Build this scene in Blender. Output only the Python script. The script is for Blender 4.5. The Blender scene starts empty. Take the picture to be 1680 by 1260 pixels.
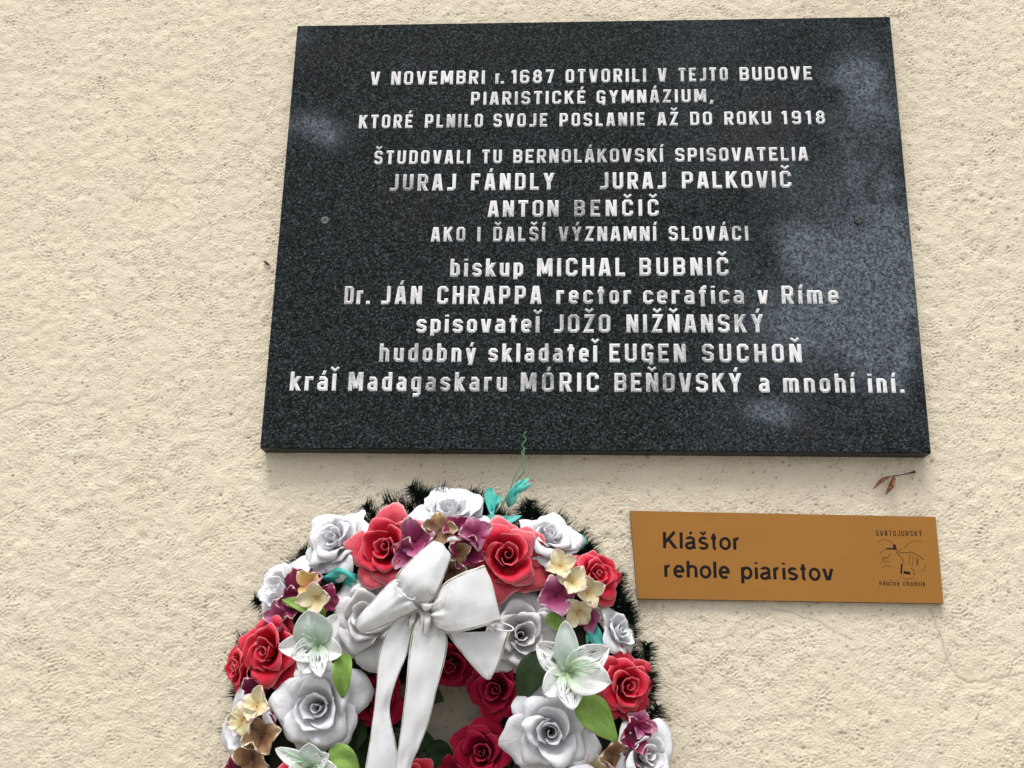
import bpy, math, random
import numpy as np
from mathutils import Vector, Matrix

sc = bpy.context.scene
random.seed(7)
rng = np.random.default_rng(11)
R_ = math.radians

# ------------------------------------------------------------------ camera
TZ = 2.35                      # height of the middle of the stone tablet above the pavement
CAM_LOC = Vector((-0.0276377, -1.5779232, TZ - 0.7221877))
CAM_ROT = (1.85505579, -0.0194309, 0.0528844)
F_PX = 1729.955                # focal length in pixels of the 1680 x 1260 photograph
cd = bpy.data.cameras.new('camera')
cam = bpy.data.objects.new('camera', cd)
sc.collection.objects.link(cam)
cam.location = CAM_LOC
cam.rotation_euler = CAM_ROT
cd.sensor_width = 36.0
cd.lens = F_PX / 1680 * 36.0
cd.clip_start = 0.02
cd.clip_end = 500
sc.camera = cam

# ------------------------------------------------------------------ light
SUN_EL, SUN_AZ = 65.0, 10.0    # degrees; azimuth measured from straight in front of the wall to the left
world = bpy.data.worlds.new('World')
sc.world = world
world.use_nodes = True
wn = world.node_tree.nodes; wl = world.node_tree.links
wn.clear()
sky = wn.new('ShaderNodeTexSky'); sky.sky_type = 'NISHITA'; sky.sun_disc = False
sky.sun_elevation = R_(SUN_EL); sky.sun_rotation = R_(180 + SUN_AZ)
sky.dust_density = 4.0; sky.ozone_density = 1.0; sky.air_density = 1.0
hsv = wn.new('ShaderNodeHueSaturation'); hsv.inputs['Saturation'].default_value = 0.22
bg = wn.new('ShaderNodeBackground'); bg.inputs['Strength'].default_value = 0.138
wo = wn.new('ShaderNodeOutputWorld')
wl.new(sky.outputs[0], hsv.inputs['Color']); wl.new(hsv.outputs[0], bg.inputs['Color']); wl.new(bg.outputs[0], wo.inputs['Surface'])
sd = bpy.data.lights.new('sun', 'SUN'); sd.energy = 1.75; sd.angle = R_(24); sd.color = (1.0, 0.965, 0.91)
sun = bpy.data.objects.new('sun', sd); sc.collection.objects.link(sun)
dirv = Vector((-math.sin(R_(SUN_AZ)) * math.cos(R_(SUN_EL)), -math.cos(R_(SUN_AZ)) * math.cos(R_(SUN_EL)), math.sin(R_(SUN_EL))))
sun.rotation_euler = dirv.to_track_quat('Z', 'Y').to_euler()
sun.location = (-2, -6, 8)
sc.view_settings.view_transform = 'Standard'
sc.view_settings.look = 'None'
sc.view_settings.gamma = 1.0
sc.view_settings.exposure = 0.44
sc.view_settings.use_curve_mapping = False

# ------------------------------------------------------------------ measuring helpers
RM = cam.rotation_euler.to_matrix()
def at(px, py, depth):
    """point `depth` metres in front of the wall that is seen at photo pixel (px, py)"""
    d = RM @ Vector(((px - 840) / F_PX, -(py - 630) / F_PX, -1.0))
    return CAM_LOC + d * ((-depth - CAM_LOC.y) / d.y)
def mpp(px, py, depth):
    """metres per photo pixel at that point"""
    p = at(px, py, depth)
    return abs((RM.transposed() @ (p - CAM_LOC)).z) / F_PX

# ------------------------------------------------------------------ object helpers
def link(name, me, parent=None, mat=None):
    o = bpy.data.objects.new(name, me)
    sc.collection.objects.link(o)
    if parent is not None: o.parent = parent
    if mat is not None and me is not None and len(me.materials) == 0: me.materials.append(mat)
    return o
def tag(o, label=None, cat=None, group=None, kind=None):
    if label: o['label'] = label
    if cat: o['category'] = cat
    if group: o['group'] = group
    if kind: o['kind'] = kind
    return o
def mesh(name, verts, faces, mat=None, smooth=False, uvs=None):
    me = bpy.data.meshes.new(name)
    me.from_pydata([tuple(v) for v in verts], [], faces)
    if uvs is not None:
        l = me.uv_layers.new(name='UVMap')
        idx = np.empty(len(me.loops), dtype=np.int32); me.loops.foreach_get('vertex_index', idx)
        l.data.foreach_set('uv', np.asarray(uvs, dtype=np.float32)[idx].ravel())
    if smooth: me.polygons.foreach_set('use_smooth', [True] * len(me.polygons))
    if mat: me.materials.append(mat)
    me.update()
    return me
def thick_grid(P, t, mirror_uv=None):
    """P: (nv, nu, 3) sheet -> closed shell of thickness t; returns verts, faces, uvs"""
    nv, nu, _ = P.shape
    du = np.gradient(P, axis=1); dv = np.gradient(P, axis=0)
    N = np.cross(du, dv); L = np.linalg.norm(N, axis=2, keepdims=True); L[L < 1e-12] = 1
    N = N / L
    uu, vv = np.meshgrid(np.linspace(0, 1, nu), np.linspace(0, 1, nv))
    A = (P + N * t / 2).reshape(-1, 3); B = (P - N * t / 2).reshape(-1, 3)
    V = np.concatenate([A, B]); uv = np.stack([uu.ravel(), vv.ravel()], 1); UV = np.concatenate([uv, uv])
    n = nv * nu; F = []
    for j in range(nv - 1):
        for i in range(nu - 1):
            a = j * nu + i
            F.append((a, a + 1, a + 1 + nu, a + nu))
            F.append((n + a, n + a + nu, n + a + 1 + nu, n + a + 1))
    ring = [i for i in range(nu)] + [j * nu + nu - 1 for j in range(1, nv)] + [(nv - 1) * nu + i for i in range(nu - 2, -1, -1)] + [j * nu for j in range(nv - 2, 0, -1)]
    for k in range(len(ring)):
        a, b = ring[k], ring[(k + 1) % len(ring)]
        F.append((b, a, n + a, n + b))
    return V, F, UV
def join(parts):
    V, F, UV = [], [], []
    off = 0
    for v, f, uv in parts:
        V.append(np.asarray(v)); UV.append(np.asarray(uv)); F += [tuple(i + off for i in q) for q in f]; off += len(v)
    return np.concatenate(V), F, np.concatenate(UV)
def tube(pts, rad, n=6, caps=True):
    pts = [Vector(p) for p in pts]
    if not hasattr(rad, '__len__'): rad = [rad] * len(pts)
    V, F, UV = [], [], []
    prev = None
    for i, p in enumerate(pts):
        d = (pts[min(i + 1, len(pts) - 1)] - pts[max(i - 1, 0)]).normalized()
        if prev is None: a = d.orthogonal().normalized()
        else:
            a = prev - d * prev.dot(d)
            a = a.normalized() if a.length > 1e-9 else d.orthogonal().normalized()
        prev = a; b = d.cross(a)
        for k in range(n):
            t = 2 * math.pi * k / n
            V.append(p + (a * math.cos(t) + b * math.sin(t)) * rad[i]); UV.append((k / n, i / max(1, len(pts) - 1)))
    for i in range(len(pts) - 1):
        for k in range(n):
            k2 = (k + 1) % n
            F.append((i * n + k, i * n + k2, (i + 1) * n + k2, (i + 1) * n + k))
    if caps:
        F.append(tuple(range(n))[::-1]); F.append(tuple((len(pts) - 1) * n + k for k in range(n)))
    return V, F, UV
def catmull(P, sub):
    P = np.asarray(P, float); Q = np.concatenate([[2 * P[0] - P[1]], P, [2 * P[-1] - P[-2]]]); out = []
    for i in range(1, len(Q) - 2):
        p0, p1, p2, p3 = Q[i - 1], Q[i], Q[i + 1], Q[i + 2]
        for t in np.linspace(0, 1, sub, endpoint=False):
            out.append(.5 * ((2 * p1) + (-p0 + p2) * t + (2 * p0 - 5 * p1 + 4 * p2 - p3) * t * t + (-p0 + 3 * p1 - 3 * p2 + p3) * t ** 3))
    out.append(P[-1]); return np.array(out)

# ------------------------------------------------------------------ material helpers
def mat_new(name, rough=0.6, spec=0.5):
    m = bpy.data.materials.new(name); m.use_nodes = True
    nt = m.node_tree; b = nt.nodes['Principled BSDF']
    b.inputs['Roughness'].default_value = rough
    b.inputs['Specular IOR Level'].default_value = spec
    return m, nt, b
def N(nt, kind, **kw):
    n = nt.nodes.new(kind)
    for k, v in kw.items():
        if k.startswith('i_'): n.inputs[k[2:].replace('_', ' ')].default_value = v
        else: setattr(n, k, v)
    return n
def ramp(nt, src, stops, interp='LINEAR'):
    r = nt.nodes.new('ShaderNodeValToRGB'); r.color_ramp.interpolation = interp
    e = r.color_ramp.elements
    while len(e) < len(stops): e.new(0.5)
    for k, (p, c) in enumerate(stops):
        e[k].position = p; e[k].color = (*c, 1) if len(c) == 3 else c
    nt.links.new(src, r.inputs[0]); return r.outputs[0]
def g(x): return (x, x, x)
def mix(nt, f, a, b, mode='MIX'):
    m = nt.nodes.new('ShaderNodeMix'); m.data_type = 'RGBA'; m.blend_type = mode
    for s, v in ((0, f), (6, a), (7, b)):
        if hasattr(v, 'links'): nt.links.new(v, m.inputs[s])
        elif s == 0: m.inputs[0].default_value = v
        else: m.inputs[s].default_value = (*v, 1)
    return m.outputs[2]
def noise(nt, vec, scale, detail=3, rough=.55, dist=0):
    n = N(nt, 'ShaderNodeTexNoise'); n.inputs['Scale'].default_value = scale; n.inputs['Detail'].default_value = detail
    n.inputs['Roughness'].default_value = rough; n.inputs['Distortion'].default_value = dist
    if vec is not None: nt.links.new(vec, n.inputs['Vector'])
    return n.outputs['Fac']
def math_n(nt, op, a, b=0.0):
    m = nt.nodes.new('ShaderNodeMath'); m.operation = op
    for s, v in ((0, a), (1, b)):
        if hasattr(v, 'links'): nt.links.new(v, m.inputs[s])
        else: m.inputs[s].default_value = v
    return m.outputs[0]
def bump(nt, b, h, strength, dist):
    n = nt.nodes.new('ShaderNodeBump'); n.inputs['Strength'].default_value = strength; n.inputs['Distance'].default_value = dist
    nt.links.new(h, n.inputs['Height']); nt.links.new(n.outputs[0], b.inputs['Normal'])
def pos(nt): return nt.nodes.new('ShaderNodeNewGeometry').outputs['Position']
def uvs(nt):
    u = nt.nodes.new('ShaderNodeUVMap'); u.uv_map = 'UVMap'
    s = nt.nodes.new('ShaderNodeSeparateXYZ'); nt.links.new(u.outputs[0], s.inputs[0]); return u.outputs[0], s.outputs[0], s.outputs[1]

# --- plaster
m_wall, nt, b = mat_new('cream_plaster', 0.9, 0.25)
P = pos(nt)
att = N(nt, 'ShaderNodeAttribute', attribute_name='dirt')
big = noise(nt, P, 1.7, 4, .6)
med = noise(nt, P, 9, 4, .6)
col = ramp(nt, big, [(.3, (.67, .60, .455)), (.5, (.71, .64, .50)), (.7, (.70, .64, .485))])
pinkg = noise(nt, P, 6.0, 2, .5)
col = mix(nt, ramp(nt, pinkg, [(.42, g(0)), (.65, g(.5))]), col, (.70, .605, .49))
col = mix(nt, ramp(nt, med, [(.35, g(.16)), (.6, g(0))]), col, (.55, .46, .33))
spk = noise(nt, P, 330, 2, .6)
col = mix(nt, ramp(nt, spk, [(.28, g(.45)), (.42, g(0))]), col, (.36, .30, .22))
col = mix(nt, att.outputs['Fac'], col, (.17, .14, .10))
nt.links.new(col, b.inputs['Base Color'])
v1 = noise(nt, P, 420, 2, .6, .0)
bump(nt, b, v1, 1.0, 0.0014)

# --- granite
m_gran, nt, b = mat_new('dark_granite', 0.25, 0.05)
P = pos(nt)
vo = N(nt, 'ShaderNodeTexVoronoi', feature='F1'); vo.inputs['Scale'].default_value = 460; vo.inputs['Randomness'].default_value = 1
nt.links.new(P, vo.inputs['Vector'])
sep = N(nt, 'ShaderNodeSeparateColor'); nt.links.new(vo.outputs['Color'], sep.inputs[0])
nz = noise(nt, P, 480, 3, .7)
mixv = math_n(nt, 'ADD', math_n(nt, 'MULTIPLY', sep.outputs[0], .5), math_n(nt, 'MULTIPLY', nz, .8))
col = ramp(nt, mixv, [(.42, (.002, .0025, .0025)), (.58, (.007, .009, .009)), (.74, (.018, .023, .024)), (.88, (.040, .048, .052)), (.99, (.10, .12, .13))])
rusty = ramp(nt, noise(nt, P, 5, 2), [(.60, g(0)), (.75, g(.35))])
col = mix(nt, rusty, col, (.030, .020, .016))
bl = N(nt, 'ShaderNodeAttribute', attribute_name='pale_patch')
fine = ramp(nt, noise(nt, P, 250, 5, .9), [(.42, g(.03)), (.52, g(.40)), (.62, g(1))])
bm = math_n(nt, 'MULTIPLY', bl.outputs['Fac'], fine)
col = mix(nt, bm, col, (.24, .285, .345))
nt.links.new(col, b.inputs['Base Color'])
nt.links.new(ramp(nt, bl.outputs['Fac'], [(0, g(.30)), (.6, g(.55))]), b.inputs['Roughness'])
bump(nt, b, nz, .12, .0006)

# --- silvered letters
m_let, nt, b = mat_new('silver_letter_paint', 0.5, 0.2)
P = pos(nt)
wear = noise(nt, P, 14, 2, .5); w2 = noise(nt, P, 260, 3, .7)
col = ramp(nt, math_n(nt, 'ADD', math_n(nt, 'MULTIPLY', wear, .75), math_n(nt, 'MULTIPLY', w2, .45)), [(.38, (.17, .175, .18)), (.47, (.40, .405, .41)), (.62, (.74, .75, .76))])
nt.links.new(col, b.inputs['Base Color'])
bump(nt, b, w2, .3, .0006)

# --- bronze coloured sign
m_sign, nt, b = mat_new('brown_gold_sheet', 0.45, 0.1)
P = pos(nt)
mp = N(nt, 'ShaderNodeMapping'); mp.inputs['Scale'].default_value = (6, 6, 260); nt.links.new(P, mp.inputs['Vector'])
br = noise(nt, mp.outputs[0], 1.0, 3)
col = mix(nt, br, (.32, .145, .034), (.36, .168, .040))
col = mix(nt, ramp(nt, noise(nt, P, 9, 3), [(.4, g(0)), (.75, g(.35))]), col, (.27, .125, .040))
nt.links.new(col, b.inputs['Base Color']); b.inputs['Metallic'].default_value = .35
m_ink, nt, b = mat_new('dark_brown_print', .6, .05); b.inputs['Base Color'].default_value = (.014, .012, .013, 1)
m_ink2, nt, b = mat_new('faint_brown_print', .5, .1); b.inputs['Base Color'].default_value = (.12, .06, .022, 1)
m_edge, nt, b = mat_new('sign_edge_brown', .5, .4); b.inputs['Base Color'].default_value = (.05, .024, .010, 1)

# --- artificial flowers: colour runs from the base of each petal to its rim (UV v)
def petal_mat(name, stops, rough=.62, dirt=.25, dirtc=(.38, .34, .30), edge=None, edgew=.04, sss=.12, streak=None, scale=(13, 2.2, 1)):
    m, nt, b = mat_new(name, rough + .12, .12)
    UV, u, v = uvs(nt); P = pos(nt)
    n1 = noise(nt, P, 45, 3, .6)
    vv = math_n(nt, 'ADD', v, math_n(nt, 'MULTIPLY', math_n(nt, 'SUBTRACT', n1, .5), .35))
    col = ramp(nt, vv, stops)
    if streak:
        mp = N(nt, 'ShaderNodeMapping'); mp.inputs['Scale'].default_value = scale; nt.links.new(UV, mp.inputs['Vector'])
        s = noise(nt, mp.outputs[0], 1.6, 2, .5)
        band = ramp(nt, v, [(.22, g(0)), (.35, g(1)), (.72, g(1)), (.86, g(0))])
        f = math_n(nt, 'MULTIPLY', ramp(nt, s, [(.55, g(0)), (.60, g(1))]), band)
        col = mix(nt, f, col, streak)
    if edge:
        e1 = math_n(nt, 'GREATER_THAN', v, 1 - edgew)
        col = mix(nt, math_n(nt, 'MULTIPLY', e1, .8), col, edge)
    d = ramp(nt, noise(nt, P, 70, 4, .65), [(.42, g(0)), (.75, g(dirt))])
    col = mix(nt, d, col, dirtc)
    nt.links.new(col, b.inputs['Base Color'])
    b.inputs['Subsurface Weight'].default_value = sss; b.inputs['Subsurface Radius'].default_value = (.004, .003, .003)
    b.inputs['Subsurface Scale'].default_value = 1.0
    mp2 = N(nt, 'ShaderNodeMapping'); mp2.inputs['Scale'].default_value = (14, 1.5, 1); nt.links.new(UV, mp2.inputs['Vector'])
    h = math_n(nt, 'ADD', noise(nt, mp2.outputs[0], 2.6, 4, .65), noise(nt, P, 130, 3, .6))
    bump(nt, b, h, .6, .0016)
    return m
M = {}
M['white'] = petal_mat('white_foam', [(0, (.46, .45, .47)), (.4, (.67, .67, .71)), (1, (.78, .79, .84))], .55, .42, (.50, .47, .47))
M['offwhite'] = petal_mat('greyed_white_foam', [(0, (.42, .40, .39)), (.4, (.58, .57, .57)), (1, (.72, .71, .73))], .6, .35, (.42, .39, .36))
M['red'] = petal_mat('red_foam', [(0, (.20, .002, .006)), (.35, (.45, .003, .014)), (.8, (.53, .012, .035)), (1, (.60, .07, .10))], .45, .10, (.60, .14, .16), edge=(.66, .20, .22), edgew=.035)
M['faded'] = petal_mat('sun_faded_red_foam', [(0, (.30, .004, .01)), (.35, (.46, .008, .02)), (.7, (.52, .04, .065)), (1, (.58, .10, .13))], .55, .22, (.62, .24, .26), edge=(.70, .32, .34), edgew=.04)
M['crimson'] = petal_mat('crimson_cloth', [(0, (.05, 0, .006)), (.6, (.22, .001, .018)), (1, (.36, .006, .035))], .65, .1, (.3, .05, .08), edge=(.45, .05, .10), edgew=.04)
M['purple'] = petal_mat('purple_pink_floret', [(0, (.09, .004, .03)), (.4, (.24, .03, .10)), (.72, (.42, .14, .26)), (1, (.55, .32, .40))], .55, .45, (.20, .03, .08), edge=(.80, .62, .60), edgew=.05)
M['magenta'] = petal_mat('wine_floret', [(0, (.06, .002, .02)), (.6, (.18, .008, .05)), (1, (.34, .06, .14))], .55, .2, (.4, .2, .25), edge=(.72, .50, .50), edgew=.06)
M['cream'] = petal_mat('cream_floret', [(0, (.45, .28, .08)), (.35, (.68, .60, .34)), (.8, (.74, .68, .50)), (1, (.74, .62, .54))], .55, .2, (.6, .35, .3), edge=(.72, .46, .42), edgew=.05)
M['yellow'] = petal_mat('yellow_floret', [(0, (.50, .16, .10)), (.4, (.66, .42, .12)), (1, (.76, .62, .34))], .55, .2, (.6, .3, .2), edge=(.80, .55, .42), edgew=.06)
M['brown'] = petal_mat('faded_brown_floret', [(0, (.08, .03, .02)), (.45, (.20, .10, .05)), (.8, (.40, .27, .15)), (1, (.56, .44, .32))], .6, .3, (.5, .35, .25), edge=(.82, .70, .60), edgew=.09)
M['lily'] = petal_mat('white_lily_cloth', [(0, (.36, .48, .24)), (.22, (.66, .74, .62)), (.5, (.78, .80, .79)), (1, (.82, .82, .82))], .55, .1, (.6, .62, .58), sss=.2)
M['lilystripe'] = petal_mat('streaked_lily_cloth', [(0, (.36, .48, .24)), (.25, (.62, .74, .64)), (.5, (.78, .80, .79)), (1, (.82, .82, .82))], .55, .1, (.6, .62, .58), sss=.2, streak=(.045, .05, .045))
M['lilygreen'] = petal_mat('pale_green_lily_cloth', [(0, (.30, .42, .30)), (.5, (.50, .60, .54)), (1, (.66, .72, .70))], .5, .1, (.6, .62, .58), sss=.2)
M['leaf'] = petal_mat('bright_green_leaf', [(0, (.12, .24, .04)), (.5, (.20, .36, .07)), (1, (.17, .34, .06))], .45, .35, (.42, .46, .20), sss=.1, streak=(.34, .48, .16), scale=(30, 1.2, 1))
M['darkleaf'] = petal_mat('dark_green_leaf', [(0, (.012, .03, .012)), (.6, (.03, .055, .022)), (1, (.045, .07, .03))], .5, .25, (.10, .13, .07), sss=0)
M['teal'] = petal_mat('turquoise_film', [(0, (.02, .28, .24)), (.5, (.06, .47, .41)), (1, (.16, .60, .55))], .4, .3, (.40, .66, .62), sss=.1)
m_stamen, nt, b = mat_new('pale_green_stamen', .5, .4); b.inputs['Base Color'].default_value = (.40, .56, .40, 1)
m_wire, nt, b = mat_new('green_coated_wire', .4, .5); b.inputs['Base Color'].default_value = (.05, .15, .07, 1)
m_needle, nt, b = mat_new('dark_green_tinsel', .42, .15)
P = pos(nt); nt.links.new(ramp(nt, noise(nt, P, 60, 2), [(.3, (.003, .009, .006)), (.7, (.010, .026, .016))]), b.inputs['Base Color'])
m_straw, nt, b = mat_new('dark_wreath_base', .9, .2)
P = pos(nt); nt.links.new(ramp(nt, noise(nt, P, 90, 3), [(.3, (.008, .012, .008)), (.7, (.03, .03, .018))]), b.inputs['Base Color'])
# ribbon
m_rib, nt, b = mat_new('white_vinyl_ribbon', .42, .25)
UV, u, v = uvs(nt); P = pos(nt)
col = mix(nt, ramp(nt, noise(nt, P, 22, 4, .65), [(.40, g(0)), (.75, g(.55))]), (.72, .735, .76), (.56, .55, .53))
for e in (.03, .97):
    dd = math_n(nt, 'ABSOLUTE', math_n(nt, 'SUBTRACT', u, e))
    k = math_n(nt, 'MULTIPLY', math_n(nt, 'LESS_THAN', dd, .017), ramp(nt, noise(nt, P, 60, 3), [(.35, g(.3)), (.55, g(1))]))
    col = mix(nt, k, col, (.26, .23, .16))
col = mix(nt, ramp(nt, noise(nt, P, 130, 3, .7), [(.62, g(0)), (.80, g(.5))]), col, (.48, .44, .36))
kn = N(nt, 'ShaderNodeVectorMath', operation='DISTANCE'); nt.links.new(P, kn.inputs[0]); kn.inputs[1].default_value = at(704, 1003, .18)
soil = math_n(nt, 'MULTIPLY', ramp(nt, kn.outputs['Value'], [(.0, g(1)), (.055, g(0))]), ramp(nt, noise(nt, P, 75, 4, .7), [(.38, g(.1)), (.6, g(.85))]))
col = mix(nt, soil, col, (.27, .24, .17))
nt.links.new(col, b.inputs['Base Color'])
mp2 = N(nt, 'ShaderNodeMapping'); mp2.inputs['Scale'].default_value = (9, 1.2, 1); nt.links.new(UV, mp2.inputs['Vector'])
bump(nt, b, math_n(nt, 'ADD', math_n(nt, 'MULTIPLY', noise(nt, mp2.outputs[0], 1.1, 2), .35), noise(nt, P, 26, 3)), .3, .003)
b.inputs['Subsurface Weight'].default_value = .1; b.inputs['Subsurface Radius'].default_value = (.004, .004, .004); b.inputs['Subsurface Scale'].default_value = 1
m_screwl, nt, b = mat_new('worn_steel', .45, .5); b.inputs['Base Color'].default_value = (.10, .105, .11, 1); b.inputs['Metallic'].default_value = .4
m_screwd, nt, b = mat_new('blackened_steel', .5, .5); b.inputs['Base Color'].default_value = (.012, .014, .014, 1)
m_dry, nt, b = mat_new('dried_brown_husk', .6, .4)
P = pos(nt); nt.links.new(ramp(nt, noise(nt, P, 260, 3), [(.35, (.05, .018, .008)), (.55, (.19, .065, .02)), (.75, (.52, .33, .20))]), b.inputs['Base Color'])
m_drk, nt, b = mat_new('dark_stalk', .8, .2); b.inputs['Base Color'].default_value = (.06, .05, .04, 1)
m_pave, nt, b = mat_new('grey_paving', .85, .3)
P = pos(nt); nt.links.new(ramp(nt, noise(nt, P, 25, 4), [(.3, (.22, .21, .19)), (.7, (.30, .29, .27))]), b.inputs['Base Color'])

# ------------------------------------------------------------------ pavement
tag(link('pavement', mesh('pavement', [(-60, -60, 0), (60, -60, 0), (60, 0.2, 0), (-60, 0.2, 0)], [(0, 1, 2, 3)], m_pave)), kind='structure')

# ------------------------------------------------------------------ plaster wall with real relief
X0, X1, Z0, Z1, ST = -1.17, .86, TZ - .95, TZ + .57, .0017
nx = int((X1 - X0) / ST) + 1; nz_ = int((Z1 - Z0) / ST) + 1
gx = np.linspace(X0, X1, nx); gz = np.linspace(Z0, Z1, nz_)
GX, GZ = np.meshgrid(gx, gz)
fx = np.fft.fftfreq(nx, ST)[None, :]; fz = np.fft.fftfreq(nz_, ST)[:, None]
FM = np.sqrt(fx ** 2 + fz ** 2); FA = np.arctan2(fz, fx)
def field(flt):
    a = np.fft.ifft2(np.fft.fft2(rng.standard_normal((nz_, nx))) * flt).real
    return (a / a.std()).astype(np.float32)
lo = lambda L: np.exp(-(FM * L) ** 2 / 2)
psi = field(lo(.16)) * .55 + field(lo(.05)) * .30 + .18          # direction the float was dragged
H = np.zeros((nz_, nx), np.float32); WS = np.zeros_like(H)
nO = 8
for k in range(nO):
    ph = math.pi * k / nO                                        # stroke direction; spectrum is perpendicular
    dang = np.angle(np.exp(2j * (FA - ph - math.pi / 2))) / 2
    flt = np.exp(-((FM - 165) / 62) ** 2) * np.exp(-(dang / .6) ** 2)
    w = np.exp(1.3 * np.cos(2 * (psi - ph))).astype(np.float32)
    H += w * field(flt); WS += w ** 2
H /= np.sqrt(WS)
amp = 1 + .28 * field(lo(.06))
iso = field(np.exp(-((FM - 205) / 78) ** 2))
side_ = np.clip((GX - X0) / (X1 - X0) + .25 * field(lo(.12)), 0, 1)
H = (H * np.clip(.50 - .25 * side_ + .22 * field(lo(.05)), .05, .95) + iso * (.70 + .20 * side_)) * np.clip(amp, .35, 1.7)
H = np.where(H > 0, np.tanh(H * .9) * .95, -np.abs(H) ** 1.25 * .95)                           # flattened crests, deeper furrows
relief = H * .00043 + field(lo(.03)) * .0004 + field(lo(.011)) * .00018
dirt = np.clip((-H - 1.6) * .22, 0, .30)
# grit holes
for i in range(8000):
    x = rng.uniform(X0, X1); z = rng.uniform(Z0, Z1)
    if rng.random() > .35 + .65 * (x - X0) / (X1 - X0): continue
    r = rng.uniform(.0010, .0021) * (1.35 if rng.random() < .10 else 1)
    r2 = r * rng.uniform(.6, 1.0)
    ci = int((x - X0) / ST); cj = int((z - Z0) / ST); q = 4
    i0, i1, j0, j1 = max(ci - q, 0), min(ci + q + 1, nx), max(cj - q, 0), min(cj + q + 1, nz_)
    d = np.exp(-(((GX[j0:j1, i0:i1] - x) / r) ** 2 + ((GZ[j0:j1, i0:i1] - z) / r2) ** 2))
    relief[j0:j1, i0:i1] -= d * rng.uniform(.0006, .0018)
    dirt[j0:j1, i0:i1] = np.maximum(dirt[j0:j1, i0:i1], d * rng.uniform(.25, .95))
for i in range(46):
    x = rng.uniform(X0, X1); z = rng.uniform(Z0, Z1); an = rng.normal(.25, .45); L_ = rng.uniform(.02, .075); cv = rng.normal(0, 4)
    for sgl in range(rng.integers(1, 4)):
        oz = sgl * rng.uniform(.004, .007)
        for tt in np.linspace(-1, 1, 44):
            xx = x + math.cos(an) * L_ * tt - math.sin(an) * (oz + cv * (L_ * tt) ** 2); zz = z + math.sin(an) * L_ * tt + math.cos(an) * (oz + cv * (L_ * tt) ** 2)
            ci = int((xx - X0) / ST); cj = int((zz - Z0) / ST)
            if 3 < ci < nx - 4 and 3 < cj < nz_ - 4:
                sl = (slice(cj - 2, cj + 3), slice(ci - 2, ci + 3))
                relief[sl] -= .00012 * (1 - tt * tt) * np.exp(-((GX[sl] - xx) ** 2 + (GZ[sl] - zz) ** 2) / .0013 ** 2)
# hairline cracks, measured on the photograph
def crack(pxs, depth, wid, dk):
    pts = np.array([(p.x, p.z) for p in (at(x, y, 0) for x, y in pxs)])
    seg = catmull(pts, 6)
    seg = seg + rng.normal(0, .0012, seg.shape)
    for a, b_ in zip(seg[:-1], seg[1:]):
        lo_ = np.minimum(a, b_) - .008; hi_ = np.maximum(a, b_) + .008
        i0, i1 = max(int((lo_[0] - X0) / ST), 0), min(int((hi_[0] - X0) / ST) + 2, nx)
        j0, j1 = max(int((lo_[1] - Z0) / ST), 0), min(int((hi_[1] - Z0) / ST) + 2, nz_)
        if i1 <= i0 or j1 <= j0: continue
        px_ = GX[j0:j1, i0:i1]; pz_ = GZ[j0:j1, i0:i1]; ab = b_ - a
        t = np.clip(((px_ - a[0]) * ab[0] + (pz_ - a[1]) * ab[1]) / (ab @ ab), 0, 1)
        d = np.exp(-((px_ - a[0] - t * ab[0]) ** 2 + (pz_ - a[1] - t * ab[1]) ** 2) / wid ** 2)
        relief[j0:j1, i0:i1] = np.minimum(relief[j0:j1, i0:i1], relief[j0:j1, i0:i1] * .6 - d * depth)
        dirt[j0:j1, i0:i1] = np.maximum(dirt[j0:j1, i0:i1], d * dk)
crack([(1528, 1000), (1540, 1040), (1556, 1085), (1572, 1112), (1600, 1122), (1640, 1112), (1682, 1106)], .0009, .0016, .34)
crack([(1266, 996), (1310, 1010), (1345, 1022), (1375, 1040), (1400, 1052)], .0007, .0015, .30)
crack([(1372, 1128), (1368, 1110), (1372, 1090)], .0004, .0015, .12)
crack([(0, 678), (30, 668), (48, 660), (95, 664), (130, 655)], .0007, .0016, .25)
crack([(1572, 752), (1600, 757), (1650, 756)], .0004, .0015, .18)
crack([(1490, 250), (1530, 243), (1580, 240)], .0004, .0015, .12)
# a narrow worn hollow next to the slab edge is left out: fade relief to zero at the border of the modelled patch
ed = np.minimum(np.minimum(GX - X0, X1 - GX), np.minimum(GZ - Z0, Z1 - GZ))
fade = np.clip(ed / .05, 0, 1)
relief = relief * fade; dirt = dirt * np.clip(ed / .02, 0, 1)
V = np.stack([GX.ravel(), -relief.ravel(), GZ.ravel()], 1).astype(np.float32)
nv0 = len(V)
ii, jj = np.meshgrid(np.arange(nx - 1), np.arange(nz_ - 1))
a = (jj * nx + ii).ravel()
F = np.stack([a, a + 1, a + 1 + nx, a + nx], 1)
WX0, WX1, WZ0, WZ1, WT = -6, 6, 0.0, 6, .45
extra = np.array([(WX0, 0, WZ0), (WX1, 0, WZ0), (WX1, 0, WZ1), (WX0, 0, WZ1), (WX0, WT, WZ0), (WX1, WT, WZ0), (WX1, WT, WZ1), (WX0, WT, WZ1)], np.float32)
c0, c1, c2, c3 = 0, nx - 1, nz_ * nx - 1, (nz_ - 1) * nx
e = nv0
big_q = [(e, e + 1, c1, c0), (e + 1, e + 2, c2, c1), (e + 2, e + 3, c3, c2), (e + 3, e, c0, c3),
         (e + 4, e + 7, e + 6, e + 5), (e, e + 3, e + 7, e + 4), (e + 1, e + 5, e + 6, e + 2), (e + 3, e + 2, e + 6, e + 7), (e, e + 4, e + 5, e + 1)]
F = np.concatenate([F, np.array(big_q)])
V = np.concatenate([V, extra])
me = bpy.data.meshes.new('plaster_wall')
me.vertices.add(len(V)); me.vertices.foreach_set('co', V.ravel())
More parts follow.
